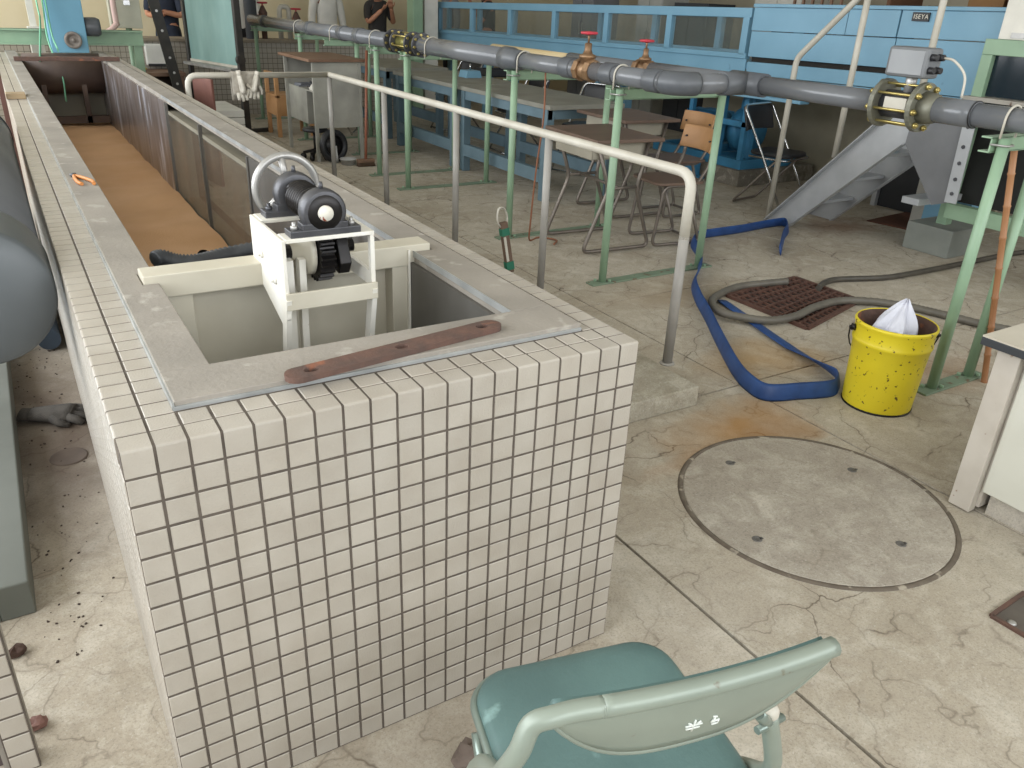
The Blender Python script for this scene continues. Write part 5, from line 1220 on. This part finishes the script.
MB().box(a.x, b.x, 8.85, 9.0, a.z, a.z+.75).build('case', mat('box_beige', '#b5b29f', .5), CBX, bevel=.006)
MB().cyl((p.x, 8.95, 0), (p.x, 8.95, a.z), .032, n=12).build('post', M_green, CBX)
MB().box(p.x-.03, p.x+.03, 8.835, 8.85, PY(127, 3, 8.85).z-.02, PY(127, 3, 8.85).z+.025).build('latch', M_chrome, CBX)
q = PY(117, 20, 8.8)
one(MB().tube(smooth([(q.x-.02, 8.75, 2.6), (q.x-.02, 8.75, q.z+.1), (q.x-.03, 8.74, q.z-.05), (q.x-.25, 8.7, q.z-.16), (q.x-.5, 8.6, 1.01)], 6), .028, 10), 'pink_conduit', mat('pink_conduit', '#d9b8ae', .6), 'pale pink flexible conduit hanging beside the beige control box', 'conduit', (q.x, 8.75, 1.0))
q = PY(32, 20, 9.0)
one(MB().box(q.x-.03, q.x+.03, 8.95, 9.0, 1.0, 3.0).box(q.x-.06, q.x+.06, 8.85, 9.0, .0, 1.0), 'white_trunking', mat('trunk_white', '#d9d6cb', .6), 'white vertical cable trunking on a pale stand behind the gear tower', 'trunking', (q.x, 8.98, 0))
a = PZ(13, 78, .95); one(MB().box(-.034, -.008, 4.45, 4.475, 0, 1.02), 'brown_wood_stake', mat('stake_brown', '#5a3b31', .7), 'thin brown wooden stake standing upright against the flume side', 'stake', (-.03, 4.46, 0), bevel=.002)
one(MB().box(-.005, .095, 4.48, 4.60, .8005, .83), 'wood_block', mat('tan_wood_block', '#a89274', .7, c2='#94805f', scale=12), 'short tan wood block lying on the flume edge tiles', 'block', (.045, 4.54, .8005), bevel=.003)
for x, nm, lab, cat, m in ((-.16, 'green_pole', 'pale green steel pole left of the flume far end', 'pole', M_green), ):
    one(MB().cyl((-.12, 7.2, 0), (-.10, 7.2, 1.6), .04, n=14), nm, m, lab, cat, (x, 7.2, 0))
one(MB().box(-.9, -.2, 6.0, 6.05, 0, .85), 'tan_board', mat('tan_board', '#c79a72', .6), 'tan wooden board standing left of the flume', 'board', (-.5, 6.02, 0), bevel=.004)

# ------------------------------------------------------------------ behind the glass flume
GCs = [('#77787a', 7.3, 9.0, .5, 1.9, 'tall dark grey locker behind the far glass panes'), ('#a6a69f', 7.6, 7.9, .5, 1.8, 'pale grey locker with a bright door behind the glass flume'), ('#35373b', 7.4, 6.9, .6, 1.5, 'black equipment rack behind the middle glass panes'), ('#c9c7bd', 7.8, 5.9, .7, 1.7, 'white cupboard standing behind the near glass panes'), ('#4c4e52', 7.3, 5.3, .35, 1.5, 'dark slim locker behind the near glass panes')]
for cc, x, y, w_, h_, lab in GCs:
    L_ = thing('locker', lab, 'locker', (x, y, 0)); mm = mat('locker_'+cc, cc, .6)
    MB().box(x, x+.45, y-w_/2, y+w_/2, 0, h_).build('body', mm, L_, bevel=.004)
    for s in (-1, 1):
        dr = MB().box(x-.012, x, y+(s-1)*w_/4+.01, y+(s+1)*w_/4-.01, .06, h_-.04).build('door', mm, L_, bevel=.003); MB().box(x-.025, x-.012, y+s*.03-.008, y+s*.03+.008, h_*.55, h_*.63).build('handle', M_alu, dr)
LT = thing('wooden_trellis', 'rusty brown lattice rack leaning behind the last glass pane', 'rack', (6.75, 4.45, 0))
for k in range(6): MB().beam((6.72, 4.2+.11*k, .0), (6.87, 4.3+.11*k, 1.6), .025, .02, (0, 1, 0)).build('slat', M_wood, LT)
for k in range(5): MB().beam((6.76, 4.1, .3+.26*k), (6.82, 5.0, .42+.26*k), .02, .025).build('cross_slat', M_wood, LT)
for x, y, w_, zz, lab, cc in ((7.4, 3.6, 1.2, 1.0, 'low brown wooden crate shelf behind the blue inlet box', '#6b4a32'), (7.6, 2.2, 1.3, 1.0, 'dark brown shelf unit behind the blue inlet box near the green frame', '#3d3128')):
    S_ = thing('storage_shelf', lab, 'shelf', (x, y, 0)); mm = mat('shelf_'+cc, cc, .7)
    for yy in (y-w_/2, y+w_/2-.04): MB().box(x, x+.5, yy, yy+.04, 0, 2.2).build('upright', mm, S_)
    for z in (.3, .8, 1.3, 1.8): MB().box(x, x+.5, y-w_/2, y+w_/2, z, z+.03).build('board', mm, S_)
    for k, (z, hh, c3) in enumerate(((1.33, .3, '#8f6a42'), (1.33, .22, '#4a4038'), (.83, .35, '#57483b'))):
        one(MB().box(x+.05, x+.42, y-.5+.38*k, y-.5+.38*k+.32, z, z+hh).box(x+.045, x+.05, y-.5+.38*k+.1, y-.5+.38*k+.2, z+hh*.6, z+hh*.8), 'cardboard_box', mat('carton_'+c3, c3, .8), ('tan carton', 'dark carton', 'brown carton')[k]+' on the '+('brown crate shelf' if cc == '#6b4a32' else 'dark shelf unit'), 'carton', (x+.2, y-.35+.38*k, z), bevel=.004)

# ------------------------------------------------------------------ people beyond the low wall
def skinmesh(name, verts, edges, radii, m, parent, root=0, sub=2):
    bm = bmesh.new(); lay = bm.verts.layers.skin.verify(); vs = []
    o = ORG[parent.name]
    for i, (p, r) in enumerate(zip(verts, radii)):
        v = bm.verts.new(V(p)-o); v[lay].radius = r if isinstance(r, tuple) else (r, r); v[lay].use_root = (i == root); vs.append(v)
    for a, b in edges: bm.edges.new((vs[a], vs[b]))
    me = bpy.data.meshes.new(name); bm.to_mesh(me); bm.free(); me.materials.append(m)
    ob = bpy.data.objects.new(name, me); col.objects.link(ob); ob.parent = parent; ORG[ob.name] = o
    k = ob.modifiers.new('skin', 'SKIN'); k.use_smooth_shade = True
    s = ob.modifiers.new('subdivision', 'SUBSURF'); s.levels = s.render_levels = sub
    return ob
def person(base, face, lab, shirt, trousers, arms, sleeve=.55, hair='#2a2422', h=1.68):
    """arms: for left/right elbow and wrist offsets from the shoulder in (side, forward, up)"""
    base = V(base); f = V((math.sin(face), math.cos(face), 0)); sd = V((f.y, -f.x, 0)); k = h/1.7
    T = lambda s, fw, u: base+sd*(s*k)+f*(fw*k)+V((0, 0, u*k))
    Pn = thing('person', lab, 'person', base)
    hips, waist, chest, neck, chin, crown = T(0, 0, .93), T(0, 0, 1.08), T(0, .01, 1.28), T(0, 0, 1.44), T(0, .02, 1.50), T(0, .02, 1.60)
    v = [hips, waist, chest, T(0, 0, 1.40), neck, chin, crown]; r = [(.135, .10), (.125, .09), (.15, .10), (.10, .075), .052, .062, .078]
    e = [(0, 1), (1, 2), (2, 3), (3, 4), (4, 5), (5, 6)]
    sv, se, sr = [T(0, 0, .86), waist, chest, T(0, 0, 1.41)], [(0, 1), (1, 2), (2, 3)], [(.168, .13), (.150, .115), (.166, .118), (.10, .08)]
    tv, te, tr = [T(0, 0, 1.03), hips-V((0, 0, .02))], [(0, 1)], [(.145, .108), (.150, .115)]
    wr = []
    for i, s in enumerate((-1, 1)):
        sh = T(s*.175, 0, 1.375); el = T(s*.175+s*arms[i][0][0], arms[i][0][1], 1.375+arms[i][0][2]); wv = T(s*.175+s*arms[i][1][0], arms[i][1][1], 1.375+arms[i][1][2])
        n = len(v); v += [sh, el, wv]; r += [.052, .042, .03]; e += [(3, n), (n, n+1), (n+1, n+2)]; wr.append((s, el, wv))
        n = len(sv); sv += [sh, sh.lerp(el, .9)]; sr += [.066, .056]; se += [(3, n), (n, n+1)]
        if sleeve > .9: sv.append(el.lerp(wv, .85)); sr.append(.044); se.append((n+1, n+2))
        hp_, kn, an, toe = T(s*.085, 0, .88), T(s*.095, .02, .48), T(s*.10, -.01, .075), T(s*.11, .14, .03)
        n = len(v); v += [hp_, kn, an, toe]; r += [.085, .055, .038, .035]; e += [(0, n), (n, n+1), (n+1, n+2), (n+2, n+3)]
        n = len(tv); tv += [hp_, kn, an+V((0, 0, .01))]; tr += [.098, .072, .062]; te += [(1, n), (n, n+1), (n+1, n+2)]
    skinmesh('body', v, e, [tuple(q*k for q in x) if isinstance(x, tuple) else x*k for x in r], M_skin, Pn)
    skinmesh('shirt', sv, se, [tuple(q*k for q in x) if isinstance(x, tuple) else x*k for x in sr], shirt, Pn)
    skinmesh('trousers', tv, te, [tuple(q*k for q in x) if isinstance(x, tuple) else x*k for x in tr], trousers, Pn)
    # head with face
    hd = MB(); hc = T(0, .02, 1.575); rot = Matrix.Rotation(-face, 3, 'Z')
    hd.sphere(hc, (.074*k, .092*k, .112*k), 16, 12, rot); hd.sphere(hc+f*.092*k-V((0, 0, .012)), (.013, .018, .024), 8, 6, rot)
    for s in (-1, 1): hd.sphere(hc+sd*s*.075*k-V((0, 0, .01)), (.012, .02, .03), 8, 6, rot)
    hd.sphere(hc+f*.078*k-V((0, 0, .052*k)), (.024, .012, .007), 8, 6, rot)
    hd.build('head', M_skin, Pn)
    for s, el, wv in wr:
        hd = MB(); dv = (wv-el).normalized(); pc = wv+dv*.045*k; ac = dv.cross(V((0, 0, 1)));
        ac = ac.normalized() if ac.length > .1 else sd.copy(); nn = ac.cross(dv)
        hd.tube([wv-dv*.015, wv+dv*.03, wv+dv*.085*k], [.028*k, .036*k, .036*k], 10, flat=(.5, 1.1) if abs(nn.z) > .5 else (1.1, .5))
        for j in range(4):
            o_ = ac*((j-1.5)*.019*k); ln = (.065, .075, .07, .055)[j]*k
            hd.tube([wv+dv*.075*k+o_, wv+dv*(.075*k+ln*.5)+o_+nn*.006, wv+dv*(.075*k+ln)+o_+nn*.02], [.0095*k, .009*k, .007*k], 6)
        hd.tube([wv+dv*.02*k+ac*.025*s, wv+dv*.05*k+ac*.05*s+nn*.01, wv+dv*.08*k+ac*.055*s+nn*.02], [.011*k, .010*k, .008*k], 6)
        hd.build('hand', M_skin, Pn)
    ey = MB()
    for s in (-1, 1): ey.sphere(hc+f*.081*k+sd*s*.031*k+V((0, 0, .012)), .011*k, 8, 6)
    ey.build('eyes', M_vinyl, Pn)
    hr_ = MB(); hr_.sphere(hc-f*.012*k+V((0, 0, .022*k)), (.083*k, .096*k, .108*k), 16, 10, rot)
    for q in hr_.v:
        if (q-hc).dot(f) > .045*k and q.z < hc.z+.06*k: q -= f*.07*k
    hr_.build('hair', mat('hair_'+hair, hair, .6), Pn)
    for s in (-1, 1):
        sh = MB(); c0 = T(s*.105, .05, .035); sh.sphere(c0, (.05*k, .14*k, .045*k), 12, 8, rot)
        for q in sh.v: q.z = max(q.z, base.z+.001)
        sh.build('shoe', M_vinyl, Pn)
    return Pn
M_ws = mat('white_shirt', '#dcd9d0', .8, c2='#cfccc3', scale=6); M_navy = mat('navy_cloth', '#232a38', .85); M_blk = mat('black_cloth', '#1c1c1e', .85); M_gsh = mat('grey_shirt', '#8b8c8c', .85); M_dsh = mat('dark_shirt', '#3b3836', .85)
down = ((.05, .0, -.28), (.06, .06, -.52))
a = PY(327, 20, 10.5); person((a.x, 10.5, 0), PI, 'person in a white long sleeved shirt standing with arms down behind the ledge', M_ws, M_blk, (down, down), 1.)
a = PY(167, 20, 10.45); person((a.x, 10.45, 0), PI+.5, 'person in navy over a white shirt with folded arms behind the steel prop', M_navy, M_navy, (((.04, .05, -.27), (-.16, .2, -.22)), ((.04, .05, -.27), (-.16, .22, -.26))), .5)
a = PY(241, 20, 10.3); person((a.x, 10.3, 0), PI+.3, 'person in a white shirt with bare forearm beside the grey down pipe', M_ws, M_blk, (((.05, .02, -.27), (.02, .22, -.38)), ((.05, .02, -.27), (.0, .2, -.4))), .5)
a = PY(377, 15, 10.6); person((a.x, 10.6, 0), PI-.2, 'person in a dark shirt holding both hands up near the chest beside the green column', M_dsh, M_blk, (((.06, .1, -.24), (-.08, .24, -.02)), ((.06, .1, -.24), (-.10, .25, -.05))), .5, h=1.6)
a = PX(451, 15, 6.3); person((6.3, a.y, 0), -PI/2, 'person in a grey shirt standing behind the far glass panes', M_gsh, M_blk, (down, down), 1.)
a = PX(487, 16, 6.7); person((6.7, a.y, 0), -PI/2+.4, 'person in dark clothes standing behind the glass flume next to the lockers', M_dsh, M_blk, (((.06, .1, -.24), (-.08, .24, -.02)), down), .5, hair='#1e1a18')
